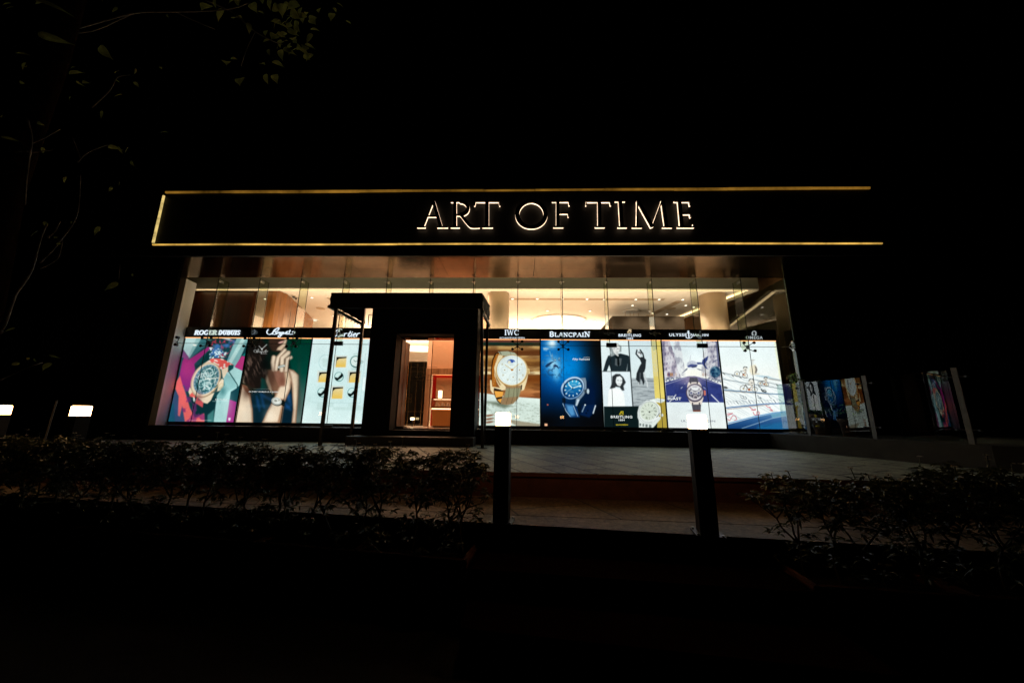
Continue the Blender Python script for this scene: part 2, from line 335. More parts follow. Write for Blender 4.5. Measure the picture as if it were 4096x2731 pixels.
_n = SCREEN.node_tree; _n.nodes.clear(); _e = _n.nodes.new('ShaderNodeEmission'); _o = _n.nodes.new('ShaderNodeOutputMaterial'); _a = _n.nodes.new('ShaderNodeAttribute')
_a.attribute_name = 'print'; _n.links.new(_a.outputs['Color'], _e.inputs[0]); _n.links.new(_e.outputs[0], _o.inputs[0]); _e.inputs[1].default_value = 1.15
logo_w = emat('lit_letters', (.80, .88, 1.0), 1.15); logo_g = emat('dim_letters', (.42, .46, .48), 1); logo_o = emat('amber_letters', (1.0, .75, .45), 1)
ink_w = emat('white_print', (.92, .95, .95), 1); ink_y = emat('yellow_print', (.8, .62, .02), 1); ink_d = emat('dark_print', (.05, .07, .15), 1); ink_m = emat('pale_print', (.75, .72, .45), 1)
led = emat('warm_led_line', (1.0, .42, .16), 2.2)
def art1():
    a = Art((246, 97), (1322, 100), (1106, 1508), (-25, 1483)); a.bgd((16, 62, 68))
    n1 = a.noise(90, seed=4); n2 = a.noise(26, seed=9, oct=2)
    a.grad([(400, (150, 40, 110)), (900, (140, 40, 125)), (1100, (70, 60, 120))], 1, a.mpoly([(720, 190), (690, 260), (400, 540), (415, 640), (330, 1000), (220, 1000), (120, 860), (190, 500), (230, 420), (300, 470)], 8))
    a.poly([(230, 90), (520, 90), (310, 445), (205, 300)], (180, 214, 214)); a.poly([(500, 90), (760, 90), (640, 190), (300, 470), (310, 440)], (50, 105, 112), 6)
    a.poly([(430, 90), (520, 90), (310, 445), (290, 420)], (140, 185, 185), 6); a.poly([(205, 300), (310, 445), (280, 470), (180, 430)], (120, 70, 120), 10)
    a.poly([(1110, 90), (1340, 90), (1110, 620), (960, 500)], (130, 178, 180)); a.poly([(1215, 90), (1290, 90), (1040, 540), (990, 500)], (182, 216, 214), 8)
    a.poly([(1340, 300), (1340, 420), (1225, 400)], (20, 125, 120)); a.poly([(1215, 405), (1330, 425), (1240, 665), (1095, 595)], (178, 52, 118))
    a.poly([(840, 90), (1110, 90), (1095, 150), (1000, 140)], (170, 205, 210)); a.poly([(1000, 100), (1120, 100), (1100, 160)], (10, 60, 62))
    a.poly([(1080, 590), (1240, 665), (1190, 900), (1140, 950), (1040, 1020), (980, 1520), (755, 1520), (800, 1080), (930, 900), (900, 700)], (168, 210, 210), 6)
    a.poly([(940, 700), (1100, 780), (1140, 930), (1000, 1000), (860, 1200), (800, 1100), (900, 950)], (120, 172, 174), 14, .6)
    a.poly([(1040, 1010), (1170, 940), (1140, 1170), (1025, 1140)], (18, 62, 72)); a.poly([(1022, 1140), (1140, 1180), (1100, 1520), (972, 1520)], (165, 45, 130))
    a.poly([(360, 1150), (800, 1090), (745, 1520), (640, 1520), (560, 1400), (430, 1420)], (8, 46, 52), 10); a.poly([(650, 1390), (760, 1300), (755, 1520), (650, 1520)], (60, 120, 120), 12)
    a.poly([(-60, 1080), (230, 900), (330, 1240), (420, 1450), (420, 1520), (-60, 1520)], (52, 76, 112), 14); a.poly([(-60, 1250), (60, 1200), (90, 1520), (-60, 1520)], (20, 85, 100), 14)
    a.poly([(155, 740), (95, 840), (80, 960), (140, 1080), (135, 1390), (170, 1410), (205, 1240), (260, 1490), (600, 1500), (590, 1360), (430, 1430), (340, 1270), (240, 980), (205, 900)], (240, 104, 104), 8)
    a.fill(np.clip((n1-.5)*8, 0, 1)*a.mpoly([(250, 900), (430, 1150), (600, 1400), (600, 1500), (260, 1500), (180, 1200)], 12)*.7, (120, 40, 110))
    a.fill(np.clip((n2-.52)*5, 0, 1)*a.mpoly([(720, 110), (1100, 130), (980, 420), (740, 430), (640, 300)], 16), (200, 60, 90)); a.fill(np.clip((n1-.50)*5, 0, 1)*a.mpoly([(680, 110), (1100, 130), (1000, 450), (640, 450)], 16), (60, 110, 170))
    n3 = a.noise(22, seed=31, oct=2); a.fill(np.clip((n3-.52)*8, 0, 1)*a.mpoly([(660, 240), (760, 250), (960, 350), (900, 470), (660, 460), (640, 320)], 14), (225, 245, 245))
    a.poly([(660, 300), (480, 560), (400, 560), (430, 650), (540, 560), (650, 470)], (6, 48, 50), 8)
    a.poly([(690, 450), (880, 450), (1080, 560), (1070, 620), (980, 680), (880, 640), (620, 520)], (225, 90, 84)); a.fill(np.clip((a.noise(30, 22, 5, 1, 25)-.6)*20, 0, 1)*a.mpoly([(690, 450), (880, 450), (1080, 560), (880, 640), (620, 520)], 5), (240, 225, 215))
    a.poly([(1000, 560), (1080, 560), (1075, 620), (1010, 670), (960, 640)], (10, 70, 72))
    a.poly([(345, 960), (440, 1060), (430, 1120), (325, 1080)], (235, 98, 92)); a.poly([(390, 1080), (440, 1140), (420, 1190), (395, 1150)], (235, 240, 235)); a.poly([(460, 1090), (585, 1090), (560, 1268), (430, 1190)], (205, 82, 88)); a.poly([(480, 1080), (580, 1090), (565, 1160), (470, 1150)], (120, 80, 90))
    cr, dk = (236, 214, 186), (150, 118, 90)
    a.poly([(440, 1070), (600, 1095), (760, 1020), (700, 1150), (640, 1205), (575, 1190)], cr); a.poly([(330, 930), (380, 1010), (330, 1060), (308, 1010)], cr); a.poly([(870, 640), (985, 590), (985, 650), (940, 740), (900, 800)], cr); a.poly([(560, 540), (700, 450), (640, 500), (640, 560)], cr)
    a.ell(605, 812, 235, 318, 33, (176, 146, 116), 5); a.ell(598, 806, 222, 306, 33, cr, 12); a.ring(605, 812, 222, 304, 33, 8, dk, 4, .5)
    a.poly([(830, 860), (880, 790), (915, 810), (910, 920), (860, 990), (800, 1010)], cr); a.ell(865, 915, 40, 62, 30, (240, 216, 180), 4); a.ring(865, 915, 30, 50, 30, 6, dk, 3, .6); a.ln([(760, 940), (800, 900)], 14, (20, 80, 80)); a.ln([(700, 1010), (820, 1000)], 8, dk)
    a.ell(612, 802, 196, 268, 33, (92, 132, 150), 4); a.ell(618, 800, 168, 232, 33, (30, 84, 90), 4)
    for h in range(24):
        a.ln([a.pt(612, 802, 196, 268, 33, h/2, .88), a.pt(612, 802, 196, 268, 33, h/2, .97)], 6, (205, 225, 225), 2)
    rs = np.random.RandomState(5)
    for i in range(130):
        p = a.pt(618, 800, 150, 215, 33, rs.rand()*12, rs.rand()**.6); an = rs.rand()*6.28; L = 20+60*rs.rand()
        a.ln([p, (p[0]+L*math.cos(an)*.6, p[1]+L*math.sin(an)*.6)], 6+6*rs.rand(), (190+rs.randint(45), 226, 224), 3)
    a.ring(660, 690, 70, 62, 20, 14, (205, 232, 230)); a.ring(640, 910, 62, 58, 20, 12, (210, 235, 232)); a.ring(530, 870, 50, 60, 20, 9, (180, 220, 220))
    a.ln([(590, 800), (820, 778)], 12, (245, 240, 225)); a.ln([(600, 790), (590, 750)], 12, (245, 240, 225))
    g = lambda cx, cy, rx, ry, k, col: a.fill(np.exp(-(((a.X-cx)/rx)**2+((a.Y-cy)/ry)**2))*k, col)
    g(620, 780, 110, 150, .35, (225, 240, 238)); g(280, 640, 120, 200, .4, (190, 60, 120)); g(1000, 1250, 90, 200, .3, (225, 245, 243)); g(900, 1000, 60, 80, .5, (20, 80, 84)); g(330, 170, 120, 70, .4, (215, 240, 240)); g(500, 1080, 60, 90, .4, (120, 50, 60)); g(40, 1350, 120, 140, .5, (30, 60, 100))
    a.ln([(990, 662), (1150, 895), (1150, 950)], 13, (4, 44, 44)); a.ln([(730, 1165), (1005, 1165)], 7, (215, 240, 240), 3, .8); a.ln([(335, 1470), (715, 1474)], 6, (240, 220, 225), 3, .7)
    a.ell(400, 220, 32, 14, 8, (255, 250, 240)); a.poly([(1010, 1435), (1050, 1435), (1045, 1475), (1028, 1490), (1008, 1475)], (235, 220, 235), 4)
    a.finish(.12); return a.finish(.06, 44, 0)
def art2():
    a = Art((220, 100), (1315, 100), (1118, 1534), (5, 1508)); a.bgd((7, 26, 20))
    a.grad([(100, (0, 52, 40)), (700, (0, 68, 56)), (1100, (60, 92, 86)), (1530, (92, 110, 106))], 1, a.mpoly([(830, 90), (1330, 90), (1330, 1540), (960, 1540), (1000, 900), (900, 400)], 30))
    sk = (230, 206, 180); sh = (128, 78, 58)
    a.poly([(560, 90), (890, 90), (870, 200), (820, 300), (740, 335), (620, 320), (560, 240)], (52, 34, 26), 14); a.poly([(880, 110), (850, 230), (780, 310), (700, 300), (720, 260), (800, 200), (840, 120)], (214, 184, 156), 14)
    a.poly([(720, 175), (760, 150), (835, 130), (800, 180), (750, 192)], (200, 150, 140), 5)
    a.limb([(900, 620), (1000, 650), (1085, 730), (1090, 900), (1075, 1150), (1040, 1540), (960, 1540), (985, 1300), (960, 900)], sk, (120, 78, 56), 9, 62); a.poly([(1020, 700), (1080, 760), (1078, 900), (1030, 1300), (1000, 1300), (1010, 900)], (222, 198, 170), 18, .8)
    a.poly([(470, 640), (640, 640), (760, 900), (700, 1100), (560, 900)], (120, 84, 64), 16); a.poly([(520, 680), (600, 900), (640, 1060), (560, 960), (500, 800)], (216, 190, 162), 14)
    a.poly([(260, 1040), (480, 900), (640, 1080), (640, 1200), (480, 1540), (300, 1540)], (6, 34, 46), 8); a.poly([(840, 1150), (960, 940), (985, 1300), (960, 1540), (760, 1540)], (5, 30, 44), 8)
    for p in [[(440, 1040), (600, 1130), (610, 1160), (470, 1100)], [(360, 1090), (400, 1160), (420, 1330), (370, 1200)], [(430, 1060), (480, 1160), (500, 1280), (460, 1200)], [(880, 1080), (940, 1060), (960, 1240), (900, 1180)], [(850, 1200), (940, 1250), (950, 1320), (860, 1290)]]:
        a.poly(p, (24, 76, 134), 30, .8)
    a.limb([(100, 890), (200, 920), (255, 1060), (300, 1300), (315, 1540), (-20, 1540), (20, 1300)], sk, (120, 78, 56), 9, 62); a.poly([(90, 880), (160, 900), (240, 1000), (240, 1080), (150, 980)], (140, 90, 66), 14)
    a.poly([(120, 740), (160, 740), (160, 880), (110, 860)], (214, 190, 160), 8)
    h1 = a.noise(24, 120, 3, 4, -20)*.7+a.noise(60, 200, 8, 2, 24)*.3; hair = a.mpoly([(190, 110), (440, 110), (560, 300), (470, 500), (540, 700), (520, 800), (470, 960), (300, 960), (200, 900), (130, 860), (120, 700), (200, 400)], 26)
    a.fill(hair, (24, 18, 15)); a.fill(hair*np.clip((h1-.54)*6, 0, 1)*np.clip((a.Y-330)/200, .1, 1)*np.clip((880-a.Y)/200, 0, 1), (160, 130, 116))
    a.fill(hair*np.clip((h1-.5)*5, 0, 1)*.45, (46, 30, 24))
    a.poly([(440, 780), (500, 800), (560, 960), (430, 980)], (4, 66, 62), 16, .8)
    a.limb([(620, 640), (700, 660), (900, 640), (960, 800), (950, 960), (860, 1160), (640, 1160), (740, 930)], sk, (120, 78, 56), 9, 62)
    a.poly([(640, 640), (860, 680), (880, 780), (850, 920), (740, 930), (690, 800)], (134, 84, 66), 22, .9); a.poly([(830, 660), (900, 640), (955, 820), (900, 900), (860, 900)], (214, 184, 152), 20, .8)
    a.limb([(640, 1160), (860, 1160), (830, 1240), (760, 1540), (450, 1540), (570, 1290)], sk, (120, 78, 56), 9, 62); a.poly([(800, 1230), (835, 1240), (790, 1540), (720, 1540)], (160, 116, 86), 14, .8)
    for P, wd in [([(650, 430), (635, 520), (650, 640)], 78), ([(845, 300), (730, 430), (690, 640)], 66), ([(905, 350), (800, 440), (790, 650)], 82), ([(945, 430), (885, 460), (865, 660)], 66)]:
        a.ln(P, wd+8, (110, 72, 54), 8, .7); a.ln(P, wd-14, sk, 16)
    a.ln([(740, 600), (830, 575)], 36, (200, 205, 200), 5); a.ln([(745, 595), (825, 590)], 8, (40, 50, 48), 3, .7); a.ln([(750, 570), (820, 555)], 8, (60, 60, 58), 3, .6)
    a.ell(712, 1185, 96, 64, 12, (28, 32, 30), 5); a.ell(706, 1172, 88, 62, 12, (226, 228, 222), 5); a.ring(706, 1172, 70, 48, 12, 6, (120, 120, 110)); a.ell(690, 1165, 26, 18, 12, (140, 140, 132)); a.ell(745, 1160, 16, 14, 0, (180, 175, 160))
    a.poly([(800, 1150), (855, 1180), (840, 1260), (790, 1240)], (10, 18, 16), 5)
    g = lambda cx, cy, rx, ry, k, col: a.fill(np.exp(-(((a.X-cx)/rx)**2+((a.Y-cy)/ry)**2))*k, col)
    g(200, 1010, 90, 120, .75, (70, 40, 30)); g(560, 900, 80, 260, .55, (40, 24, 18)); g(640, 760, 50, 130, .5, (60, 34, 26)); g(1090, 1000, 34, 420, .6, (60, 60, 54)); g(800, 830, 60, 70, .5, (104, 58, 44))
    g(180, 1420, 90, 130, .5, (244, 228, 206)); g(600, 1420, 90, 110, .5, (246, 232, 212)); g(900, 900, 30, 130, .5, (238, 214, 188)); g(700, 540, 18, 100, .5, (246, 228, 206)); g(560, 300, 60, 90, .6, (18, 16, 14)); g(500, 560, 90, 170, .9, (8, 11, 10)); g(300, 240, 120, 110, .5, (10, 12, 11)); g(450, 1250, 160, 30, .25, (50, 110, 160))
    for P in ([(390, 232), (440, 285)], [(440, 285), (528, 205)]): a.ln(P, 9, (240, 242, 240))
    a.ell(442, 288, 14, 14, 0, (240, 242, 240)); a.ln(smooth_line([(330, 345), (300, 325), (320, 300), (350, 310), (345, 345), (380, 285), (385, 310), (360, 345), (400, 325), (410, 345), (430, 322), (430, 370), (450, 322), (470, 345), (490, 322), (520, 300), (500, 345), (545, 318), (530, 330)]), 7, (238, 240, 238), 2, .95)
    a.ln([(440, 366), (530, 366)], 7, (230, 230, 230), 3, .8); a.ln([(310, 968), (575, 970)], 6, (190, 190, 180), 3, .6)
    a.finish(.10); return a.finish(.05, 41, .0)
def art3():
    a = Art((205, 98), (1160, 98), (1028, 1479), (17, 1460)); a.grad([(100, (222, 240, 240)), (500, (214, 236, 236)), (1100, (205, 230, 230)), (1480, (228, 244, 242))])
    a.fill(np.clip((a.noise(300, seed=2, oct=2)-.4)*1.2, 0, .35), (200, 226, 228))
    for p in [[(270, 1150), (380, 1150), (370, 1255), (262, 1255)], [(400, 1150), (540, 1150), (530, 1215), (400, 1215)], [(780, 1150), (840, 1150), (1045, 1215), (1045, 1270), (520, 1260), (530, 1215), (780, 1215)], [(360, 430), (470, 430), (460, 570), (350, 570)]]: a.poly(p, (196, 220, 218), 8, .8)
    a.poly([(1020, 735), (1080, 735), (1060, 950), (1000, 950)], (236, 248, 246), 8, .8)
    for P in ([(190, 1140), (975, 1155)], [(1062, 335), (975, 1155)]): a.ln(P, 4, (150, 180, 182), 3, .8)
    a.ring(415, 490, 118, 126, 8, 6, (150, 190, 194), 4, .8)
    for cx, cy, w, h in [(661, 487, 84, 84), (375, 735, 84, 80), (879, 737, 86, 84), (601, 990, 88, 90)]:
        a.poly([(cx-w-20, cy-h-22), (cx+w+24, cy-h-22), (cx+w+8, cy+h+10), (cx-w-30, cy+h+10)], (226, 226, 214), 6, .7)
        a.ln([(cx-w-26, cy+h), (cx-w-8, cy-h-24), (cx+w+24, cy-h-22)], 4, (170, 170, 160), 3, .7)
        sh = 6; q = [(cx-w+12, cy-h), (cx+w+6, cy-h-2), (cx+w-10, cy+h), (cx-w-6, cy+h)]
        a.grad([(cy-h, (224, 206, 160)), (cy+h, (232, 190, 84))], 1, a.mpoly(q, 4))
        a.poly([(cx-w+12, cy-h), (cx+w+6, cy-h-4), (cx+w+4, cy-h+14), (cx-w+50, cy-h+26), (cx-w+14, cy-h+60), (cx-w-2, cy+h-20)], (12, 14, 8), 4)
    for cx, cy in [(627, 728), (348, 980), (842, 986)]:
        a.ring(cx, cy, 104, 108, 0, 5, (176, 206, 206), 4, .7); a.ell(cx, cy, 75, 77, 0, (20, 84, 84), 5); a.ell(cx, cy-2, 68, 70, 0, (206, 232, 230), 5)
        m_ = a.mell(cx, cy, 72, 74, 0, 4); k = a.mpoly([(cx-80, cy+6), (cx-20, cy+18), (cx+34, cy-40), (cx+40, cy-90), (cx+80, cy-30), (cx+50, cy+10), (cx-30, cy+66), (cx-80, cy+50)], 5); a.fill(m_*k, (2, 14, 14))
    a.ell(905, 480, 112, 118, 0, (206, 228, 226), 6); a.ring(900, 480, 84, 92, 0, 12, (60, 110, 108)); a.ell(898, 476, 72, 80, 0, (222, 236, 232)); a.ln([(870, 455), (900, 480), (940, 460)], 6, (30, 60, 60)); a.poly([(850, 545), (900, 580), (960, 560), (900, 566)], (10, 50, 46), 5)
    a.ln([(870, 350), (960, 345)], 16, (190, 214, 212)); a.ln([(840, 600), (930, 608)], 18, (180, 206, 204)); a.ring(1005, 482, 18, 16, 0, 5, (110, 130, 128))
    a.ell(915, 1440, 26, 16, 0, (255, 252, 246), 6, .9)
    return a.finish(0.04)
def art4():
    a = Art((-15, 88), (950, 92), (957, 1512), (-25, 1500))
    a.grad([(90, (112, 62, 46)), (118, (108, 60, 50)), (140, (22, 44, 34)), (175, (20, 44, 34)), (205, (200, 160, 100)), (240, (190, 146, 84)), (285, (98, 52, 22)), (350, (100, 56, 26)), (372, (206, 166, 106)), (430, (160, 112, 56)), (520, (128, 84, 36)), (570, (206, 164, 104)), (620, (190, 146, 88)), (640, (240, 220, 172)), (668, (240, 214, 160)), (690, (130, 74, 28)), (760, (120, 60, 20)), (880, (146, 92, 46)), (960, (186, 120, 70)), (1060, (150, 84, 46))])
    a.fill(np.clip((a.noise(260, 40, 8, 3)-.45)*2.5, 0, .5), (90, 48, 22))
    a.grad([(970, (226, 238, 232)), (1200, (208, 222, 214)), (1500, (214, 226, 216))], 1, a.mpoly([(-60, 970), (200, 1010), (640, 1052), (970, 1074), (980, 1540), (-60, 1540)], 6))
    a.fill(np.clip((a.noise(40, 16, 12, 3)-.58)*8, 0, .5)*a.mpoly([(-40, 1120), (980, 1150), (980, 1500), (-40, 1400)], 20), (150, 160, 146))
    a.poly([(400, 1400), (960, 1480), (960, 1520), (600, 1520)], (142, 128, 104), 10, .8); a.poly([(60, 1120), (300, 1130), (500, 1190), (380, 1230), (200, 1170)], (90, 100, 80), 24, .8)
    for y in (1345, 1400, 1450): a.ell(140, y, 70, 16, -8, (132, 84, 60), 6, .9)
    go, gd = (236, 214, 170), (190, 148, 88)
    a.poly([(270, 290), (420, 282), (540, 310), (590, 360), (700, 440), (500, 380), (340, 360), (240, 330)], (172, 176, 150), 5); a.ln([(460, 290), (480, 340)], 5, (90, 90, 70)); a.ln([(290, 290), (330, 360)], 8, (50, 44, 30))
    a.poly([(270, 300), (215, 330), (175, 430), (158, 600), (165, 780), (190, 900), (240, 890), (240, 700), (235, 440), (280, 360), (290, 330)], (168, 96, 28), 4); a.poly([(275, 300), (215, 320), (170, 430), (152, 600), (160, 800), (172, 800), (168, 600), (190, 430), (230, 340), (285, 312)], (44, 24, 10), 3)
    for k in range(14): a.ln([(238-k*2.6 if k > 2 else 244, 330+k*38), (236-k*2.6 if k > 2 else 240, 344+k*38)], 5, (236, 214, 160), 2)
    a.poly([(140, 770), (165, 770), (180, 880), (320, 900), (330, 950), (200, 930), (210, 1000), (180, 980), (150, 930)], go, 4)
    a.poly([(390, 870), (655, 860), (650, 940), (600, 1080), (520, 1160), (420, 1176), (320, 1160), (360, 1040), (400, 960)], (150, 120, 86), 5); a.poly([(400, 910), (650, 900), (620, 1040), (380, 1060)], (142, 146, 116), 10, .85)
    for x in (460, 540, 610): a.ln([(x, 900), (x-14, 1040), (x-50, 1160)], 5, (60, 50, 34), 3, .8)
    a.poly([(205, 900), (320, 930), (365, 960), (345, 1080), (318, 1160), (260, 1110), (220, 1020)], (40, 26, 14), 4); a.poly([(215, 950), (365, 962), (350, 1040), (240, 1060)], (238, 166, 72), 4); a.poly([(262, 1090), (345, 1070), (318, 1145)], (232, 160, 70), 4)
    a.poly([(340, 350), (270, 350), (245, 440), (205, 560), (215, 700), (250, 800), (330, 940), (395, 930), (400, 880), (330, 800)], go, 4); a.poly([(210, 600), (250, 720), (320, 850), (300, 860), (240, 760)], (120, 84, 44), 6, .7)
    a.poly([(580, 360), (640, 400), (720, 480), (755, 580), (760, 700), (740, 800), (700, 930), (655, 950), (660, 860), (560, 860)], go, 4); a.poly([(650, 850), (668, 850), (660, 930), (645, 930)], (30, 24, 16), 4)
    a.ell(500, 612, 262, 268, -10, gd, 4); a.ell(500, 606, 254, 256, -10, (240, 220, 176), 4); a.ell(492, 602, 240, 248, -12, (226, 236, 234), 5); a.ring(497, 606, 250, 256, -10, 5, (140, 100, 52), 3, .8)
    for h in range(60): a.ln([a.pt(492, 602, 240, 248, -2, h/5, .9), a.pt(492, 602, 240, 248, -2, h/5, .94)], 4, (130, 140, 134), 2, .7)
    for cx, cy, r in [(378, 602, 56), (622, 602, 60), (518, 722, 64)]: a.ring(cx, cy, r, r, 0, 5, (168, 184, 184), 3, .8); a.ring(cx, cy, r*.66, r*.66, 0, 3, (188, 202, 200), 3, .7); a.ell(cx, cy, 8, 8, 0, (150, 110, 50))
    k = a.mell(484, 478, 68, 56, 0, 3)*np.clip((480-a.Y)/6+.5, 0, 1); a.fill(k, (32, 74, 168)); a.ell(450, 470, 28, 26, 0, (234, 226, 200), 4); a.ell(536, 486, 24, 22, 0, (226, 236, 234), 4)
    for q in [(462, 440), (500, 436), (520, 455), (486, 462)]: a.ell(*q, 5, 5, 0, (220, 220, 160), 2)
    a.ln([(384, 516), (500, 600)], 7, (190, 146, 70)); a.ln([(612, 500), (500, 600)], 7, (210, 176, 110)); a.ell(500, 600, 20, 16, 0, (176, 104, 24))
    for h, p in [('2', (655, 505)), ('4', (676, 688)), ('5', (622, 760)), ('7', (432, 764)), ('8', (354, 688)), ('10', (338, 505))]: a.ring(*p, 9, 14, 10, 5, (150, 130, 80), 3, .9)
    a.poly([(755, 575), (785, 580), (792, 660), (760, 670)], (232, 202, 140), 3); a.ln([(770, 590), (772, 660)], 5, (140, 100, 50))
    a.ln([(465, 512), (515, 512)], 12, (170, 186, 186), 4, .7)
    return a.finish(0.09)
def art5():
    a = Art((48, 92), (1036, 92), (1085, 1515), (52, 1512)); a.bgd((5, 6, 8))
    def glow(cx, cy, rx, ry, col, k=1, ang=0):
        t = math.radians(ang); dx = a.X-cx; dy = a.Y-cy; x = dx*math.cos(t)+dy*math.sin(t); y = -dx*math.sin(t)+dy*math.cos(t); a.fill(np.exp(-((x/rx)**2+(y/ry)**2))*k, col)
    glow(330, 720, 520, 640, (0, 66, 140), 1); glow(420, 380, 400, 330, (0, 120, 205), .95); glow(520, 620, 260, 230, (0, 140, 225), .8); glow(180, 300, 210, 330, (0, 110, 200), .9)
    glow(150, 1250, 330, 260, (0, 26, 60), .7); glow(80, 1450, 500, 200, (6, 6, 8), 1); glow(1000, 1450, 500, 260, (6, 6, 8), .95); glow(1060, 250, 230, 500, (12, 10, 8), .9)
    glow(235, 150, 95, 85, (190, 228, 245), 1); glow(245, 140, 40, 50, (235, 245, 250), .9); glow(260, 510, 110, 130, (170, 222, 245), .9); glow(310, 660, 60, 110, (130, 200, 235), .8)
    n = a.noise(40, seed=6, oct=4); a.fill(np.clip((n-.5)*7, 0, 1)*np.exp(-(((a.X-270)/200)**2+((a.Y-560)/190)**2))*.9, (10, 52, 96)); a.fill(np.clip((n-.6)*9, 0, 1)*np.exp(-(((a.X-270)/140)**2+((a.Y-470)/120)**2)), (220, 242, 250))
    def shark(P, col): a.poly(P, col, 4)
    shark([(115, 540), (150, 500), (215, 465), (280, 455), (240, 480), (180, 535), (150, 560)], (20, 52, 92)); shark([(255, 520), (300, 510), (330, 525), (355, 585), (310, 545), (280, 550)], (24, 48, 86)); shark([(80, 228), (130, 220), (195, 235), (150, 262), (100, 255)], (150, 190, 215)); shark([(325, 425), (370, 420), (390, 455), (350, 450)], (70, 120, 165))
    a.ln([(90, 262), (150, 275)], 6, (160, 215, 240)); a.ln([(200, 290), (220, 370)], 14, (110, 190, 235), 8, .8)
    glow(900, 960, 120, 260, (2, 20, 50), .8); a.poly([(790, 780), (880, 800), (950, 950), (960, 1200), (820, 1250), (780, 1100)], (3, 22, 54), 24, .8)
    a.poly([(410, 1140), (640, 1170), (700, 1370), (540, 1370), (480, 1290)], (12, 50, 98), 6); a.poly([(470, 1170), (590, 1180), (620, 1330), (560, 1350), (500, 1280)], (90, 160, 215), 22, .85); a.ln([(415, 1150), (470, 1270), (540, 1355)], 9, (200, 225, 240)); a.ln([(595, 1185), (665, 1350)], 9, (190, 215, 235))
    a.poly([(740, 1170), (970, 1160), (940, 1290), (860, 1370), (700, 1330)], (4, 28, 66), 14); a.ln([(790, 1170), (740, 1280)], 14, (150, 175, 195), 5); a.ln([(965, 1180), (925, 1300)], 18, (225, 235, 240), 5); a.ell(792, 1168, 12, 12, 0, (240, 245, 250))
    for q in ((835, 1260), (810, 1300)): a.ell(*q, 14, 11, 0, (2, 12, 30))
    a.poly([(400, 1060), (460, 1060), (470, 1140), (410, 1140)], (10, 24, 40)); a.poly([(720, 730), (800, 725), (815, 790), (815, 920), (770, 1010), (700, 1090), (655, 1190), (625, 1180), (640, 1060)], (120, 140, 160), 5); a.poly([(660, 1080), (700, 1080), (655, 1185), (635, 1180)], (200, 215, 228), 5)
    a.ell(584, 900, 172, 214, 52, (24, 52, 84), 4); a.ell(580, 896, 168, 208, 52, (10, 58, 118), 4); a.fill(a.mell(580, 896, 170, 210, 52)*(1-a.mell(588, 904, 152, 186, 52))*np.clip((1000-a.Y)/120, 0, 1), (198, 216, 232)); a.ring(582, 900, 156, 192, 52, 12, (150, 190, 225), 4, .8)
    a.ell(586, 898, 138, 172, 52, (8, 44, 84), 4); a.grad([(780, (60, 170, 215)), (900, (20, 110, 170)), (1030, (8, 70, 130))], 1, a.mell(588, 902, 126, 156, 52))
    for h in range(40): a.ln([a.pt(580, 900, 156, 192, 52, h*.3, .94), a.pt(580, 900, 156, 192, 52, h*.3, 1.02)], 5, (200, 225, 240), 2, .8)
    for h in range(12): a.ln([a.pt(586, 902, 126, 156, 52, h, .82), a.pt(586, 902, 126, 156, 52, h, .95)], 15, (222, 244, 248), 3)
    a.ln([(580, 900), (722, 852)], 15, (226, 244, 246)); a.ln([(575, 895), (520, 840)], 17, (226, 244, 246)); a.ln([(480, 962), (610, 880)], 5, (210, 235, 240)); a.ell(584, 905, 12, 12, 0, (10, 30, 50)); a.ln([(565, 838), (640, 845)], 12, (170, 220, 235), 4, .7); a.ln([(530, 955), (598, 963)], 6, (170, 220, 235), 3, .7)
    a.poly([(775, 930), (830, 905), (850, 985), (785, 975)], (46, 58, 70)); a.ell(842, 948, 20, 42, 0, (190, 206, 216)); a.ell(160, 1172, 15, 12, 0, (190, 90, 70)); a.poly([(108, 1470), (157, 1472), (155, 1512), (106, 1510)], (255, 190, 150)); a.ell(513, 254, 10, 12, 0, (255, 225, 200))
    return a.finish(0.1)
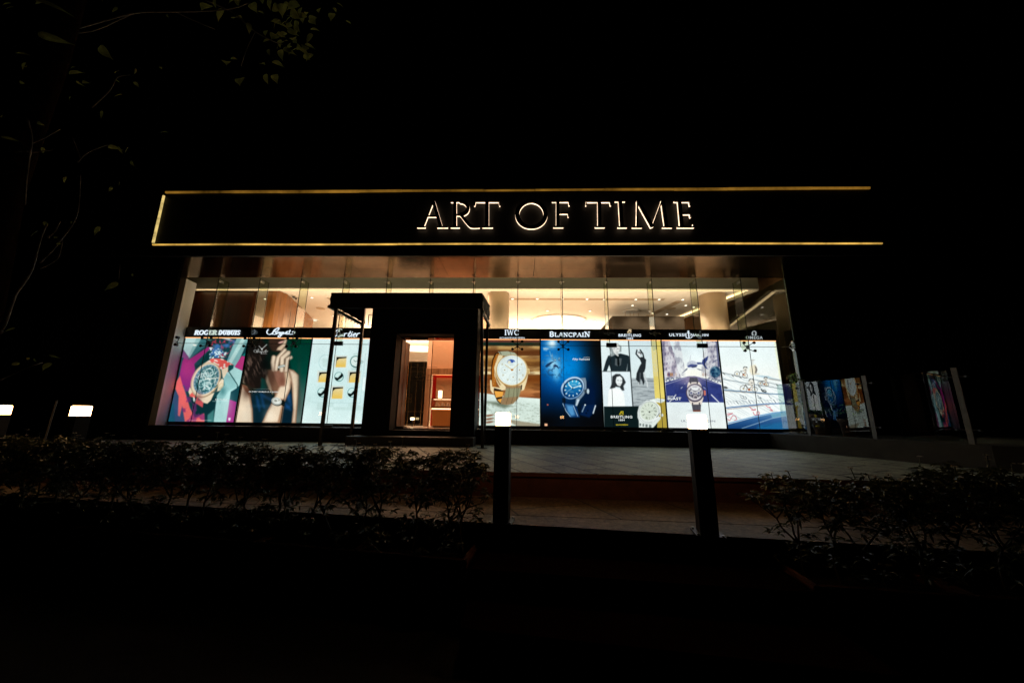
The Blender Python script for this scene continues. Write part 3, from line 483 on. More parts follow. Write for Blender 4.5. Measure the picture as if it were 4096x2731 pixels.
def art6():
    a = Art((43, 93), (1043, 94), (1160, 1535), (105, 1513)); a.bgd((214, 230, 234))
    a.grad([(100, (210, 226, 232)), (720, (224, 236, 238))], 1); W = (228, 240, 242)
    a.poly([(560, 730), (940, 730), (970, 1060), (980, 1190), (585, 1190)], (176, 184, 188), 3); a.fill(np.clip((a.noise(120, 10, 5, 3)-.5)*5, 0, .7)*a.mpoly([(560, 730), (940, 730), (980, 1190), (585, 1190)], 3), (120, 128, 134))
    a.poly([(888, 90), (1060, 90), (1180, 1545), (995, 1545)], (226, 204, 108), 3); a.poly([(888, 90), (960, 90), (1010, 700), (940, 700)], (232, 216, 150), 14, .8); a.poly([(965, 1060), (1125, 1060), (1180, 1545), (995, 1545)], (176, 152, 62), 3)
    a.poly([(45, 90), (505, 90), (540, 612), (80, 612)], W, 3); a.poly([(72, 625), (545, 625), (580, 1190), (98, 1186)], (226, 236, 242), 3)
    a.ln([(512, 92), (588, 1190)], 16, (16, 22, 24), 3); a.ln([(70, 618), (548, 618)], 9, (20, 26, 28), 3)
    D = (26, 38, 44)   # upper portrait: blond hair, dark suit
    a.poly([(170, 355), (240, 335), (300, 330), (380, 315), (500, 345), (522, 360), (545, 612), (490, 612), (500, 490), (480, 612), (220, 612), (190, 510), (150, 612), (85, 612), (130, 450)], D, 4)
    a.poly([(180, 210), (235, 158), (330, 146), (395, 195), (392, 285), (350, 290), (250, 360), (195, 372), (225, 300)], (150, 158, 160), 8); a.poly([(238, 220), (250, 170), (340, 165), (368, 210), (358, 290), (310, 330), (265, 300)], (232, 232, 230), 5); a.poly([(285, 320), (340, 322), (350, 372), (300, 372)], (212, 212, 210), 5); a.poly([(300, 310), (345, 305), (325, 332)], (180, 180, 180), 6, .7)
    a.ln([(258, 232), (285, 226)], 8, (90, 98, 104)); a.ln([(318, 230), (345, 232)], 8, (90, 98, 104)); a.ln([(305, 295), (340, 292)], 6, (120, 122, 126)); a.ln([(312, 240), (318, 270)], 4, (180, 184, 188))
    a.poly([(290, 395), (345, 385), (400, 400), (385, 515), (330, 530), (285, 510)], (96, 104, 108), 6, .8); a.poly([(320, 365), (352, 365), (365, 500), (340, 540), (325, 500)], (10, 16, 18), 4); a.poly([(285, 330), (345, 370), (380, 320), (360, 400), (300, 400)], (14, 22, 24), 5)
    # lower portrait: dark waves, white shirt
    a.poly([(200, 900), (235, 820), (240, 700), (300, 660), (370, 662), (430, 720), (470, 800), (430, 860), (445, 930), (395, 940), (370, 880), (300, 870), (280, 900)], (42, 46, 50), 7)
    a.poly([(300, 760), (315, 710), (370, 695), (408, 730), (410, 800), (375, 862), (330, 850), (300, 800)], (236, 240, 242), 6); a.ln([(325, 766), (355, 768)], 7, (90, 94, 98)); a.ln([(380, 770), (402, 772)], 7, (90, 94, 98)); a.ln([(345, 828), (382, 826)], 7, (150, 140, 144)); a.ln([(372, 775), (378, 800)], 4, (190, 194, 198))
    a.poly([(180, 920), (280, 890), (400, 920), (440, 1000), (460, 1190), (160, 1190), (165, 1000)], (250, 252, 252), 8); a.ln([(178, 930), (160, 1150)], 4, (196, 206, 212), 3, .8); a.ln([(380, 900), (400, 950)], 4, (200, 206, 212))
    # dancer
    a.poly([(690, 380), (760, 370), (810, 420), (800, 560), (780, 630), (760, 640), (785, 800), (760, 850), (745, 780), (720, 740), (705, 840), (690, 810), (640, 750), (650, 650), (700, 530), (730, 480)], (34, 40, 44), 4)
    for P in ([(700, 395), (640, 320), (655, 255)], [(770, 385), (755, 320), (710, 255)]): a.ln(P, 24, (40, 46, 50), 3)
    a.ell(678, 242, 22, 12, 0, (230, 232, 234)); a.ell(690, 318, 26, 34, -20, (224, 226, 228)); a.poly([(665, 300), (690, 282), (730, 300), (725, 350), (712, 310)], (50, 52, 56), 4); a.ln([(700, 345), (712, 375)], 14, (226, 228, 230)); a.ln([(775, 640), (800, 740), (830, 815), (832, 870)], 22, (206, 210, 212)); a.ln([(690, 800), (690, 860)], 14, (196, 200, 202)); a.ln([(580, 868), (690, 868), (830, 886)], 6, (70, 76, 82), 4, .8); a.poly([(700, 640), (720, 640), (715, 780), (700, 800)], (110, 116, 120), 6, .7)
    a.poly([(98, 1190), (700, 1190), (680, 1400), (690, 1540), (105, 1540)], (12, 26, 28), 3); a.poly([(680, 1380), (1000, 1450), (996, 1545), (690, 1545)], (12, 22, 22), 3)
    s1, s2 = (226, 232, 228), (168, 176, 174)
    a.poly([(860, 1090), (1000, 1060), (1130, 1080), (1120, 1110), (1060, 1140), (900, 1110)], s1, 4)
    for k in range(4): a.ln([(940+k*40, 1072+k*4), (1060+k*20, 1120+k*4)], 4, s2, 2)
    a.poly([(690, 1380), (1060, 1360), (1050, 1400), (960, 1500), (920, 1540), (690, 1540)], s1, 4); a.poly([(700, 1460), (900, 1490), (900, 1540), (700, 1500)], (90, 98, 98), 5, .8)
    for x in (740, 790, 850): a.ln([(x, 1475), (x-4, 1525)], 22, (226, 232, 230), 4)
    a.poly([(665, 1290), (690, 1190), (820, 1095), (960, 1110), (1050, 1200), (1060, 1300), (960, 1440), (820, 1475), (700, 1440), (668, 1370)], (234, 238, 236), 5); a.ell(1075, 1335, 24, 26, 0, s1)
    a.ring(860, 1283, 172, 158, -40, 10, s2, 4, .8); a.ell(860, 1270, 156, 140, -40, (212, 220, 206), 4); a.ring(850, 1290, 185, 172, -40, 5, (130, 138, 136), 3, .7)
    for h in range(12):
        c0 = (60, 66, 60) if h in (0, 1, 2, 3, 7, 8) else (150, 158, 146); a.ln([a.pt(860, 1275, 130, 122, 28, h, .72), a.pt(860, 1275, 130, 122, 28, h, 1)], 8, c0, 2)
    a.ell(868, 1282, 13, 13, 0, (20, 24, 24)); a.ln([(868, 1282), (1000, 1235)], 6, (150, 156, 146)); a.ln([(868, 1282), (800, 1230)], 6, (170, 176, 166)); a.ln([(810, 1322), (885, 1330)], 6, (150, 156, 146), 3, .7); a.ell(824, 1380, 11, 13, 0, (130, 140, 120)); a.ln([(920, 1440), (1020, 1360)], 14, (250, 250, 250), 4); a.ln([(985, 1365), (1045, 1300)], 7, (40, 44, 44), 3, .8)
    return a.finish(0.05)
def art7():
    a = Art((52, 95), (990, 97), (1155, 1545), (172, 1535)); a.bgd((224, 236, 240)); a.grad([(90, (218, 232, 240)), (400, (238, 246, 248)), (640, (250, 248, 244))])
    n = a.noise(26, 44, 5, 3); n2 = a.noise(60, 90, 15, 3)
    def street(P, c1, c2, k=1):
        m_ = a.mpoly(P, 4); a.fill(m_*k, c1); gx = np.clip(np.sin(a.X*.13+a.Y*.016)*2, 0, 1); gy = np.clip(np.sin(a.Y*.075+a.X*.02)*1.5+.5, 0, 1); a.fill(m_*gx*gy*np.clip((n-.3)*4, 0, 1)*k*.75, c2); a.fill(m_*np.clip((n2-.5)*5, 0, 1)*k*.6, (236, 236, 240)); a.fill(m_*np.clip((n2-.58)*-6-.6, 0, 1)*k*.4, (70, 66, 96))
    street([(250, 90), (360, 90), (420, 400), (470, 700), (300, 700)], (226, 228, 232), (204, 208, 216), .8); street([(760, 300), (840, 90), (1000, 90), (1000, 700), (720, 690)], (214, 212, 216), (176, 178, 190), .8)
    street([(50, 90), (190, 90), (260, 300), (330, 600), (400, 730), (110, 760)], (194, 184, 196), (104, 98, 124)); street([(810, 90), (990, 97), (1040, 560), (1060, 800), (860, 720), (840, 400)], (188, 184, 196), (92, 94, 126))
    a.poly([(60, 100), (105, 100), (130, 330), (90, 500)], (110, 104, 130), 10, .5); a.poly([(970, 100), (995, 100), (1045, 540), (1010, 540)], (62, 66, 108), 8, .8); a.ln([(920, 470), (970, 425), (1025, 430)], 12, (90, 96, 130), 4); a.ln([(250, 505), (310, 530)], 8, (150, 150, 160), 4)
    for x, c0 in [(165, (120, 60, 60)), (205, (190, 130, 70)), (235, (160, 100, 60)), (185, (60, 60, 110)), (300, (200, 180, 170)), (760, (190, 150, 130)), (800, (150, 120, 120))]: a.ell(x, 670, 14, 30, 0, c0, 6, .8)
    dst = np.exp(-(((a.X-580)/150)**2+((a.Y-650)/95)**2)); a.fill(dst, (255, 252, 240))
    a.poly([(120, 800), (330, 745), (500, 700), (620, 695), (700, 715), (830, 745), (1062, 835), (1110, 1130), (140, 1128)], (46, 58, 122), 4)
    a.fill(np.exp(-(((a.X-560)/230)**2+((a.Y-740)/120)**2))*a.mpoly([(120, 800), (330, 745), (500, 700), (620, 695), (700, 715), (830, 745), (1062, 835), (1110, 1130), (140, 1128)], 4)*.8, (170, 150, 170)); a.fill(np.clip((a.noise(90, seed=14)-.5)*3, 0, .35)*a.mpoly([(140, 830), (1080, 850), (1110, 1128), (140, 1128)], 4), (30, 38, 90))
    a.ln([(125, 838), (350, 765), (480, 715)], 7, (190, 190, 205)); a.ln([(1065, 838), (850, 778), (720, 728)], 7, (190, 190, 205))
    for P, w_ in [([(386, 902), (410, 878)], 10), ([(446, 828), (458, 815)], 7), ([(480, 788), (490, 778)], 5), ([(768, 880), (800, 905)], 9), ([(195, 1120), (300, 1005)], 16), ([(900, 1005), (1025, 1125)], 18)]: a.ln(P, w_, (206, 208, 220))
    for cx, cy, s_ in [(165, 750, 1), (240, 735, .7), (320, 728, .5), (360, 722, .4), (860, 735, .5), (920, 750, .6), (980, 762, .7), (1030, 775, .8)]:
        a.ell(cx, cy, 58*s_, 26*s_, 0, (204, 208, 216), 5); a.ell(cx, cy-12*s_, 34*s_, 16*s_, 0, (70, 76, 100), 5, .8); a.ell(cx-30*s_, cy+20*s_, 12*s_, 10*s_, 0, (24, 26, 44), 3); a.ell(cx+30*s_, cy+20*s_, 12*s_, 10*s_, 0, (24, 26, 44), 3)
    t = a.noise(34, seed=22); m_ = a.mell(965, 625, 86, 92, 0, 14); a.fill(m_, (40, 84, 116)); a.fill(m_*np.clip((t-.5)*8, 0, 1), (20, 50, 84)); a.fill(m_*np.clip((.4-t)*8, 0, 1), (120, 160, 180)); a.ln([(960, 680), (955, 740)], 12, (30, 50, 80))
    # shark
    a.poly([(390, 662), (470, 570), (500, 560), (490, 590)], (120, 124, 142), 4); a.poly([(640, 560), (700, 575), (770, 605), (690, 595)], (130, 134, 152), 4); a.poly([(650, 460), (730, 465), (740, 495), (660, 500)], (70, 80, 130), 4); a.poly([(735, 480), (750, 420), (845, 350), (835, 420), (790, 490), (815, 545), (850, 582), (800, 560), (760, 510)], (52, 64, 122), 4)
    a.ln([(528, 440), (545, 340), (545, 420)], 7, (200, 204, 212)); a.ell(573, 508, 92, 74, 0, (196, 200, 214), 5); a.ell(575, 545, 76, 34, 0, (236, 238, 242), 6); a.poly([(495, 520), (560, 492), (665, 505), (650, 540), (560, 545), (505, 548)], (70, 80, 132), 6); a.poly([(560, 545), (650, 525), (640, 545), (575, 555)], (30, 36, 70), 4)
    for k in range(4): a.ln([(505+k*36, 470), (520+k*36, 500)], 5, (140, 146, 170), 3, .7)
    a.grad([(1128, (230, 238, 240)), (1545, (236, 240, 240))], 1, a.mpoly([(140, 1128), (1112, 1130), (1175, 1560), (160, 1560)], 3)); a.ell(620, 1262, 120, 16, 0, (200, 204, 208), 10, .8)
    # watch
    st = (76, 74, 84); a.poly([(535, 718), (660, 722), (685, 800), (522, 796)], st, 4); a.poly([(565, 1160), (725, 1160), (718, 1275), (590, 1275)], st, 4); a.poly([(590, 1255), (718, 1255), (718, 1278), (592, 1278)], (120, 60, 40), 4)
    for x in (560, 620, 670): a.ln([(x, 730), (x+6, 790)], 4, (120, 116, 126), 3, .7); a.ln([(x+20, 1170), (x+20, 1250)], 4, (120, 116, 126), 3, .7)
    a.poly([(508, 800), (700, 795), (735, 860), (765, 1060), (735, 1160), (555, 1165), (500, 1060), (490, 870)], (228, 214, 206), 4); a.ln([(550, 792), (550, 815)], 20, (60, 58, 66)); a.ln([(662, 792), (662, 815)], 20, (60, 58, 66)); a.ln([(582, 1140), (582, 1165)], 20, (60, 58, 66)); a.ln([(698, 1140), (698, 1165)], 20, (60, 58, 66))
    a.ell(622, 972, 152, 150, 0, (60, 54, 74), 4); a.ell(620, 968, 138, 134, 0, (150, 136, 150), 4); a.ell(620, 968, 126, 124, 0, (210, 206, 210), 4); a.poly([(770, 930), (805, 935), (808, 1010), (775, 1020)], (196, 110, 96), 4)
    for h in range(12): a.ln([a.pt(620, 968, 120, 118, 0, h, .86), a.pt(620, 968, 120, 118, 0, h, .98)], 9, (236, 232, 232), 2)
    a.ell(620, 968, 100, 98, 0, (120, 116, 128), 5); a.poly([(555, 880), (690, 880), (680, 925), (640, 940), (570, 925)], (228, 228, 230), 5)
    for P in ([(520, 930), (525, 1020), (575, 1010), (600, 1060)], [(728, 930), (722, 1020), (670, 1010), (645, 1060)]): a.ln(P, 12, (34, 34, 54), 3)
    for cx in (558, 685): a.ring(cx, 975, 26, 28, 0, 8, (226, 228, 236)); a.ell(cx, 975, 12, 12, 0, (90, 100, 150))
    a.ring(630, 1048, 34, 34, 0, 9, (226, 214, 212)); a.ell(630, 1048, 14, 14, 0, (90, 80, 90)); a.ln([(625, 975), (715, 925)], 11, (246, 244, 242)); a.ln([(625, 975), (560, 935)], 11, (246, 244, 242))
    return a.finish(0.07)
def art8():
    a = Art((42, 94), (960, 96), (1164, 1470), (196, 1470)); a.grad([(90, (236, 246, 250)), (400, (240, 248, 248)), (700, (250, 250, 246))]); a.poly([(930, 90), (970, 90), (1060, 740), (1030, 740)], (240, 240, 170), 10, .4)
    a.poly([(560, 490), (640, 470), (670, 540), (650, 620), (590, 640), (540, 580)], (240, 226, 196), 14, .8)
    a.poly([(625, 485), (655, 510), (672, 560), (655, 610), (630, 612), (640, 550)], (120, 112, 108), 5); a.ln([(595, 390), (598, 470)], 12, (200, 196, 190), 5); a.ln([(570, 405), (622, 402)], 16, (190, 186, 180), 5, .7); a.ln([(540, 640), (700, 620)], 14, (214, 196, 170), 6, .7)
    a.poly([(640, 640), (850, 655), (900, 680), (1050, 710), (1055, 740), (860, 700), (640, 665)], (176, 204, 220), 10, .8); a.ln([(860, 700), (1030, 722)], 18, (150, 140, 130), 6, .7)
    W = (246, 250, 250); a.poly([(90, 540), (600, 640), (1060, 760), (1140, 1200), (190, 1400)], W, 10, .9)
    st = a.noise(14, 260, 4, 2, -62); a.fill(np.clip((st-.5)*2, 0, .28)*a.mpoly([(100, 600), (1060, 780), (1120, 1200), (190, 1380)], 10), (140, 160, 176))
    L = [([(100, 602), (500, 690), (520, 686)], 12, (150, 156, 160)), ([(115, 710), (520, 775), (850, 820), (1080, 862)], 13, (140, 150, 158)), ([(640, 715), (1060, 800)], 12, (150, 160, 166)), ([(138, 880), (400, 898), (860, 932), (1085, 942)], 14, (70, 110, 150)), ([(140, 895), (400, 912), (860, 944)], 8, (150, 140, 130)), ([(172, 1158), (500, 1122), (800, 1090), (1110, 1080)], 16, (60, 104, 160)), ([(178, 1182), (500, 1140), (860, 1104)], 10, (170, 150, 140))]
    for P, w_, c0 in L: a.ln(P, w_, c0, 3, .95)
    a.grad([(1180, (120, 160, 196)), (1320, (50, 96, 150)), (1470, (16, 58, 110))], 1, a.mpoly([(190, 1410), (350, 1368), (640, 1292), (900, 1240), (1125, 1208), (1170, 1500), (200, 1500)], 4))
    a.poly([(880, 1245), (1130, 1210), (1135, 1260), (905, 1305)], (110, 165, 190), 6, .8); a.poly([(700, 1420), (1150, 1350), (1170, 1480), (640, 1480)], (30, 110, 160), 20, .7)
    a.ln([(200, 1392), (640, 1278), (900, 1230), (1125, 1200)], 10, (40, 120, 190)); a.ln([(420, 1466), (900, 1310), (1135, 1262)], 7, (190, 214, 226)); a.ln([(760, 1440), (900, 1400)], 4, (20, 50, 90))
    for k in range(18): x = 175+k*50; a.ln([(x, 1052-k*2), (x+38, 1100-k*2)], 4 if k % 4 != 3 else 8, (110, 120, 130) if k % 4 != 3 else (30, 44, 60), 2, .9)
    a.ln([(170, 1060), (1100, 1020)], 3, (150, 160, 170), 2, .8)
    def wh(cx, cy, r):
        a.ring(cx, cy, r, r*.95, 0, 7, (96, 92, 90), 3); a.ell(cx, cy, 12, 12, 0, (216, 176, 96), 4)
        for q in range(5): a.ln([(cx, cy), (cx+r*math.cos(q*1.256), cy+r*math.sin(q*1.256))], 3, (150, 146, 140), 2, .8)
    for cx, cy, r, s_ in [(448, 858, 56, 1), (628, 868, 42, 1), (344, 624, 42, .8), (472, 650, 40, .8), (714, 772, 36, .7), (818, 790, 32, .7)]: wh(cx, cy, r)
    for ox, oy, s_ in [(0, 0, 1), (-90, -225, .75), (240, -75, .65)]:
        f = lambda P: [(540+ox+(x-540)*s_, 830+oy+(y-830)*s_) for x, y in P]
        a.ln(f([(480, 790), (530, 870), (600, 800), (480, 790), (448, 858)]), 8*s_, (80, 76, 74), 2); a.ell(*f([(538, 872)])[0], 20*s_, 18*s_, 0, (170, 90, 50), 4)
        a.poly(f([(520, 770), (545, 720), (600, 715), (630, 750), (610, 800), (560, 790)]), (232, 226, 216), 6); a.ln(f([(535, 735), (545, 710), (570, 702)]), 10, (40, 40, 44), 3); a.ln(f([(590, 705), (615, 720)]), 14, (60, 60, 60), 3); a.ln(f([(555, 790), (590, 830), (570, 890)]), 14, (220, 200, 180), 4); a.ln(f([(570, 765), (590, 765)]), 12, (50, 50, 54), 3, .8)
    a.poly([(130, 820), (175, 825), (200, 850), (180, 862), (135, 858)], (84, 88, 92), 4); a.poly([(720, 858), (745, 860), (760, 900), (820, 905), (800, 915), (750, 905)], (14, 18, 20), 3); a.ln([(690, 815), (720, 835)], 10, (30, 34, 36)); a.ring(788, 890, 26, 12, 25, 9, (14, 18, 20))
    for P in ([(118, 612), (150, 638)], [(262, 645), (292, 668)], [(385, 668), (412, 690)], [(970, 785), (1000, 810)]): a.ln(P, 9, (40, 40, 36), 3)
    K = (60, 72, 84)
    for P in ([(385, 962), (450, 975)], smooth_line([(400, 985), (430, 1010), (455, 1000), (440, 975)]), smooth_line([(455, 1015), (490, 1020), (495, 1000), (470, 975)]), [(668, 958), (700, 985)], [(680, 1000), (735, 1010), (715, 985), (712, 1020)], [(850, 960), (880, 1000), (905, 1005)]): a.ln(P, 7, K, 2, .8)
    Rr = (196, 44, 66)
    for P in ([(180, 1250), (275, 1240), (190, 1275)], smooth_line([(195, 1330), (225, 1345), (270, 1280), (310, 1280), (335, 1330), (300, 1345)]), [(545, 1140), (600, 1185), (645, 1170)], [(570, 1190), (640, 1188)], smooth_line([(600, 1215), (620, 1255), (655, 1258), (660, 1210)]), smooth_line([(660, 1258), (695, 1255), (700, 1225), (680, 1205)]), [(805, 1115), (845, 1145), (880, 1140)], [(860, 1145), (915, 1195), (870, 1190)]): a.ln(P, 8, Rr, 2, .9)
    return a.finish(0.03)
UP1, UP2, DN, BOL, HS, LS, SPOT = 185, 1000, 260, 17, .99, 1.1, 130
# ================================================================== SETTING
terr_m = tiles('terrace_stone', (.40, .42, .32), math.radians(67), .9, .42, .020, jcol=.05)
pave_m = tiles('lower_paving_stone', (.25, .175, .115), math.radians(69), 7.0, .93, .012, off=.35, bump=.35, jcol=.15)
riser_m = mat('red_sandstone', (.11, .034, .018), .7, noise=(7, .35), bump=.3)
dirt_m = mat('street_asphalt', (.05, .048, .045), .85, noise=(18, .3), bump=.4)
XL, XR = -22, 16
mb = MB(); mb.box(-60, 60, -60, 60, -1.2, -.80); tag(mb.build('street_ground', dirt_m), kind='structure')
def edge(y0, s, x): return y0+s*x
TE = lambda x: -4.335-.047*x          # front edge of the terrace
PE = lambda x: -5.44-.118*x           # front edge of the lower paving
mb = MB(); mb.prism([(XL, TE(XL)), (XR, TE(XR)), (XR, 9), (XL, 9)], -.004, 0); tag(mb.build('terrace', terr_m), kind='structure')
mb = MB(); mb.prism([(XL, TE(XL)+.03), (XR, TE(XR)+.03), (XR, 9), (XL, 9)], -.75, -.050); tag(mb.build('terrace_riser', riser_m), kind='structure')
mb = MB()
for i in range(28):
    x0_, x1_ = XL+i*1.35+.004, XL+(i+1)*1.35-.004
    mb.prism([(x0_, TE(x0_)-.012), (x1_, TE(x1_)-.012), (x1_, TE(x1_)+.30), (x0_, TE(x0_)+.30)], -.048, -.0045)
tag(mb.build('terrace_nosing', riser_m), kind='structure')
SE = lambda x: -5.125-.077*x         # seam between the paving and its front border
mb = MB(); mb.prism([(XL, SE(XL)+.006), (XR, SE(XR)+.006), (XR, TE(XR)+.03), (XL, TE(XL)+.03)], -.79, -.30); tag(mb.build('lower_paving', pave_m), kind='structure')
mb = MB(); mb.prism([(XL, PE(XL)), (XR, PE(XR)), (XR, SE(XR)-.006), (XL, SE(XL)-.006)], -.79, -.301); tag(mb.build('paving_border', tiles('border_stone', (.21, .155, .105), 0, 30, 30, .001, bump=.6)), kind='structure')
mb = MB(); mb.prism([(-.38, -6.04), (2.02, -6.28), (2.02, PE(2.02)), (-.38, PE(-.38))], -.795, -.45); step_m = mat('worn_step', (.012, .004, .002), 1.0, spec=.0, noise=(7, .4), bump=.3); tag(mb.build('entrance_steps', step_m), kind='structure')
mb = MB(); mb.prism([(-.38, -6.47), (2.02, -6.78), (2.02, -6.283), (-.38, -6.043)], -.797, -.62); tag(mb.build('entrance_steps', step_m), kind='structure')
# ================================================================== SHOP BUILDING
ZG, ZS = 4.374, .355
bld = empty('shop_building', (0, 1, 0), 'dark single storey watch shop with a tall lit glass front', 'shop building')
YF = -1.361
wpart(MB().box(-13, 13, YF, YF+.05, ZG+.004, 7.4), 'fascia', fascia_m, bld)
# bronze soffit in panels
sof_m = mat('bronze_soffit', (.135, .082, .046), .30, 1, noise=(.9, .45))
_t = sof_m.node_tree; _b = _t.nodes['Principled BSDF']; _c = _t.nodes.new('ShaderNodeTexCoord'); _m = _t.nodes.new('ShaderNodeMapping'); _m.inputs['Scale'].default_value = (.6, 3, 1)
_z = _t.nodes.new('ShaderNodeTexNoise'); _z.inputs['Scale'].default_value = .8; _z.inputs['Detail'].default_value = 7; _q = _t.nodes.new('ShaderNodeMapRange'); _q.inputs[1].default_value = .3; _q.inputs[2].default_value = .7; _q.inputs[3].default_value = .08; _q.inputs[4].default_value = .22
_t.links.new(_c.outputs['Object'], _m.inputs[0]); _t.links.new(_m.outputs[0], _z.inputs['Vector']); _t.links.new(_z.outputs[0], _q.inputs[0]); _t.links.new(_q.outputs[0], _b.inputs['Roughness'])
sx = [-13, -11.2, -8.9, -6.6, -4.3, -2.0, .3, 2.6, 4.9, 7.2, 9.5, 13]
for i in range(len(sx)-1):
    for y0, y1 in ((YF+.055, -.62), (-.614, -.02)):
        wpart(MB().box(sx[i]+.004, sx[i+1]-.004, y0, y1, ZG+.001+.0015*(i % 2), ZG+.04), 'soffit_panel', sof_m, bld)
wpart(MB().box(-13, 13, YF+.052, .03, ZG+.05, 7.3), 'soffit_void', fascia_m, bld)
wpart(MB().box(-11, 7.3, .031, .72, 5.1, 5.2), 'upper_ceiling', bulk_m, bld)
wpart(MB().box(-9.6, 7.08, -.10, .30, 0, .335), 'plinth', plinth_m, bld)
wpart(MB().box(-9.44, 7.04, -.12, .372, .336, .3545), 'sill', mat('dark_sill', (.05, .055, .055), .25, noise=(25, .5)), bld)
wpart(MB().box(-13, -9.62, -.05, .3, 0, ZG), 'side_wall', fascia_m, bld)
# interior shell
wpart(MB().box(-12, 7.3, .31, 14.1, -.05, .31), 'floor', mat('pale_marble', (.68, .58, .50), .18, noise=(3, .08)), bld)
wpart(MB().box(-12, 7.3, 14.0, 14.1, .31, 5.2), 'back_wall', cream, bld)
wpart(MB().prism([(-9.44, .02), (-9.50, .40), (-9.95, .72), (-10.2, .72), (-10.2, .02)], .34, ZG-.02), 'reveal_wall', white, bld)
wpart(MB().box(-12, -11.9, .72, 14, .31, 5.2), 'inner_wall', cream, bld)
ceil_poly = [(-11.9, .96), (6.62, .96), (6.42, 1.6), (5.9, 3.5), (5.1, 6.6), (4.0, 14), (-11.9, 14)]
wpart(MB().prism(ceil_poly, 4.40, 4.46), 'ceiling', cream, bld)
# bulkhead with its shadow gap cove, returning along the right edge of the ceiling
wpart(MB().box(-10.6, 6.80, .70, .80, 4.33, 5.1), 'bulkhead', bulk_m, bld)
wpart(MB().box(-10.6, 6.66, .92, .955, 4.34, 4.46), 'cove_lip', cream, bld)
wpart(MB().obox((6.82, .82), (4.75, 9), .10, 4.33, 5.1), 'bulkhead', bulk_m, bld)
cove = emat('cove_light', (1.0, .70, .36), 3.2)
wpart(MB().box(-10.0, 6.56, .812, .905, 4.365, 4.385), 'cove_strip', cove, bld)
wpart(MB().obox((6.58, .90), (4.66, 8.6), .085, 4.36, 4.38), 'cove_strip', cove, bld)
slot_m = mat('air_slot', (.50, .38, .26), .8)
wpart(MB().box(-.75, 4.55, 1.76, 1.90, 4.388, 4.399), 'air_slot', slot_m, bld)
wpart(MB().box(-6.4, -5.6, 1.76, 1.90, 4.388, 4.399), 'air_slot', slot_m, bld)
wpart(MB().obox((5.1, 2.0), (4.2, 6.2), .22, 4.388, 4.399), 'air_slot', slot_m, bld)
# dark hall to the right of the lowered ceiling
wpart(MB().box(3.5, 7.3, .72, 14, 5.1, 5.2), 'upper_ceiling', mat('brown_ceiling', (.10, .06, .035), .7), bld)
wpart(MB().box(6.9, 7.25, 3.6, 3.7, .31, 5.1), 'brown_pier', mat('brown_pier', (.24, .17, .09), .5, noise=(2, .2)), bld)
wpart(MB().box(5.6, 6.1, 6.0, 6.1, .31, 5.1), 'brown_pier', bpy.data.materials['brown_pier'], bld)
wpart(MB().box(7.2, 7.28, .3, 14, .31, 5.1), 'inner_wall', mat('brown_laminate', (.10, .05, .02), .4), bld)
# glass front: panes, seals, fins, spider fittings
jx = [-9.36, -8.49, -7.31, -6.14, -4.94, -3.73, -1.33, -.12, 1.08, 2.29, 3.49, 4.67, 5.85, 7.01]
ZT = 2.50
for i in range(len(jx)-1):
    a, b = jx[i]+.006, jx[i+1]-.006
    tz = ZT+(.06 if a < -4 else .0)
    if abs(a+3.724) < .02:   # above the entrance
        wpart(MB().box(a, b, -.006, .006, 3.62, ZG-.004), 'glass_pane', GL, bld); continue
    wpart(MB().box(a, b, -.006, .006, ZS+.004, ZT-.006), 'glass_pane', GL, bld)
    wpart(MB().box(a, b, -.006, .006, ZT+.006, ZG-.004), 'glass_pane', GL, bld)
for a, b in ((-9.36, -3.86), (-1.14, 7.01)): wpart(MB().box(a, b, -.005, .005, ZT-.0055, ZT+.0055), 'pane_joint', seal, bld)
for i, x in enumerate(jx):
    z0 = ZS if abs(x+3.73) > .05 and x != -1.33 else 3.62
    if x == -1.33: z0 = 3.62
    if i: wpart(MB().box(x-.0055, x+.0055, -.0052, .0052, z0, ZG-.004), 'pane_joint', seal, bld)
fins = [x for x in jx[1:-1]]+[-2.53]
for x in fins:
    zb = 3.64 if -3.7 < x < -1.2 else (2.42 if x not in (2.29, 4.67, -4.94) else 2.62)
    m_ = MB(); m_.add([(x-.009, .008, zb), (x+.009, .008, zb), (x+.009, .24, zb), (x-.009, .24, zb), (x-.009, .345, zb+.16), (x+.009, .345, zb+.16), (x-.009, .008, ZG-.01), (x+.009, .008, ZG-.01), (x+.009, .345, ZG-.01), (x-.009, .345, ZG-.01)],
          [(0, 3, 2, 1), (3, 4, 5, 2), (0, 6, 9, 4, 3), (1, 2, 5, 8, 7), (6, 7, 8, 9), (0, 1, 7, 6)])
    f = wpart(m_, 'glass_fin', GFIN, bld)
    wpart(MB().box(x-.0092, x+.0092, .0065, .0095, zb, ZG-.01).box(x-.0092, x+.0092, .3455, .3475, zb+.16, ZG-.01), 'fin_edge', GEDGE, f)
    wpart(MB().box(x-.05, x+.05, .012, .06, ZG-.10, ZG-.085).box(x-.014, x+.014, .012, .16, ZG-.12, ZG-.05).lathe([(.016, 0), (.016, .02)], (x-.05, .03, ZG-.10), 8).lathe([(.016, 0), (.016, .02)], (x+.05, .03, ZG-.10), 8), 'top_clamp', steel, f)
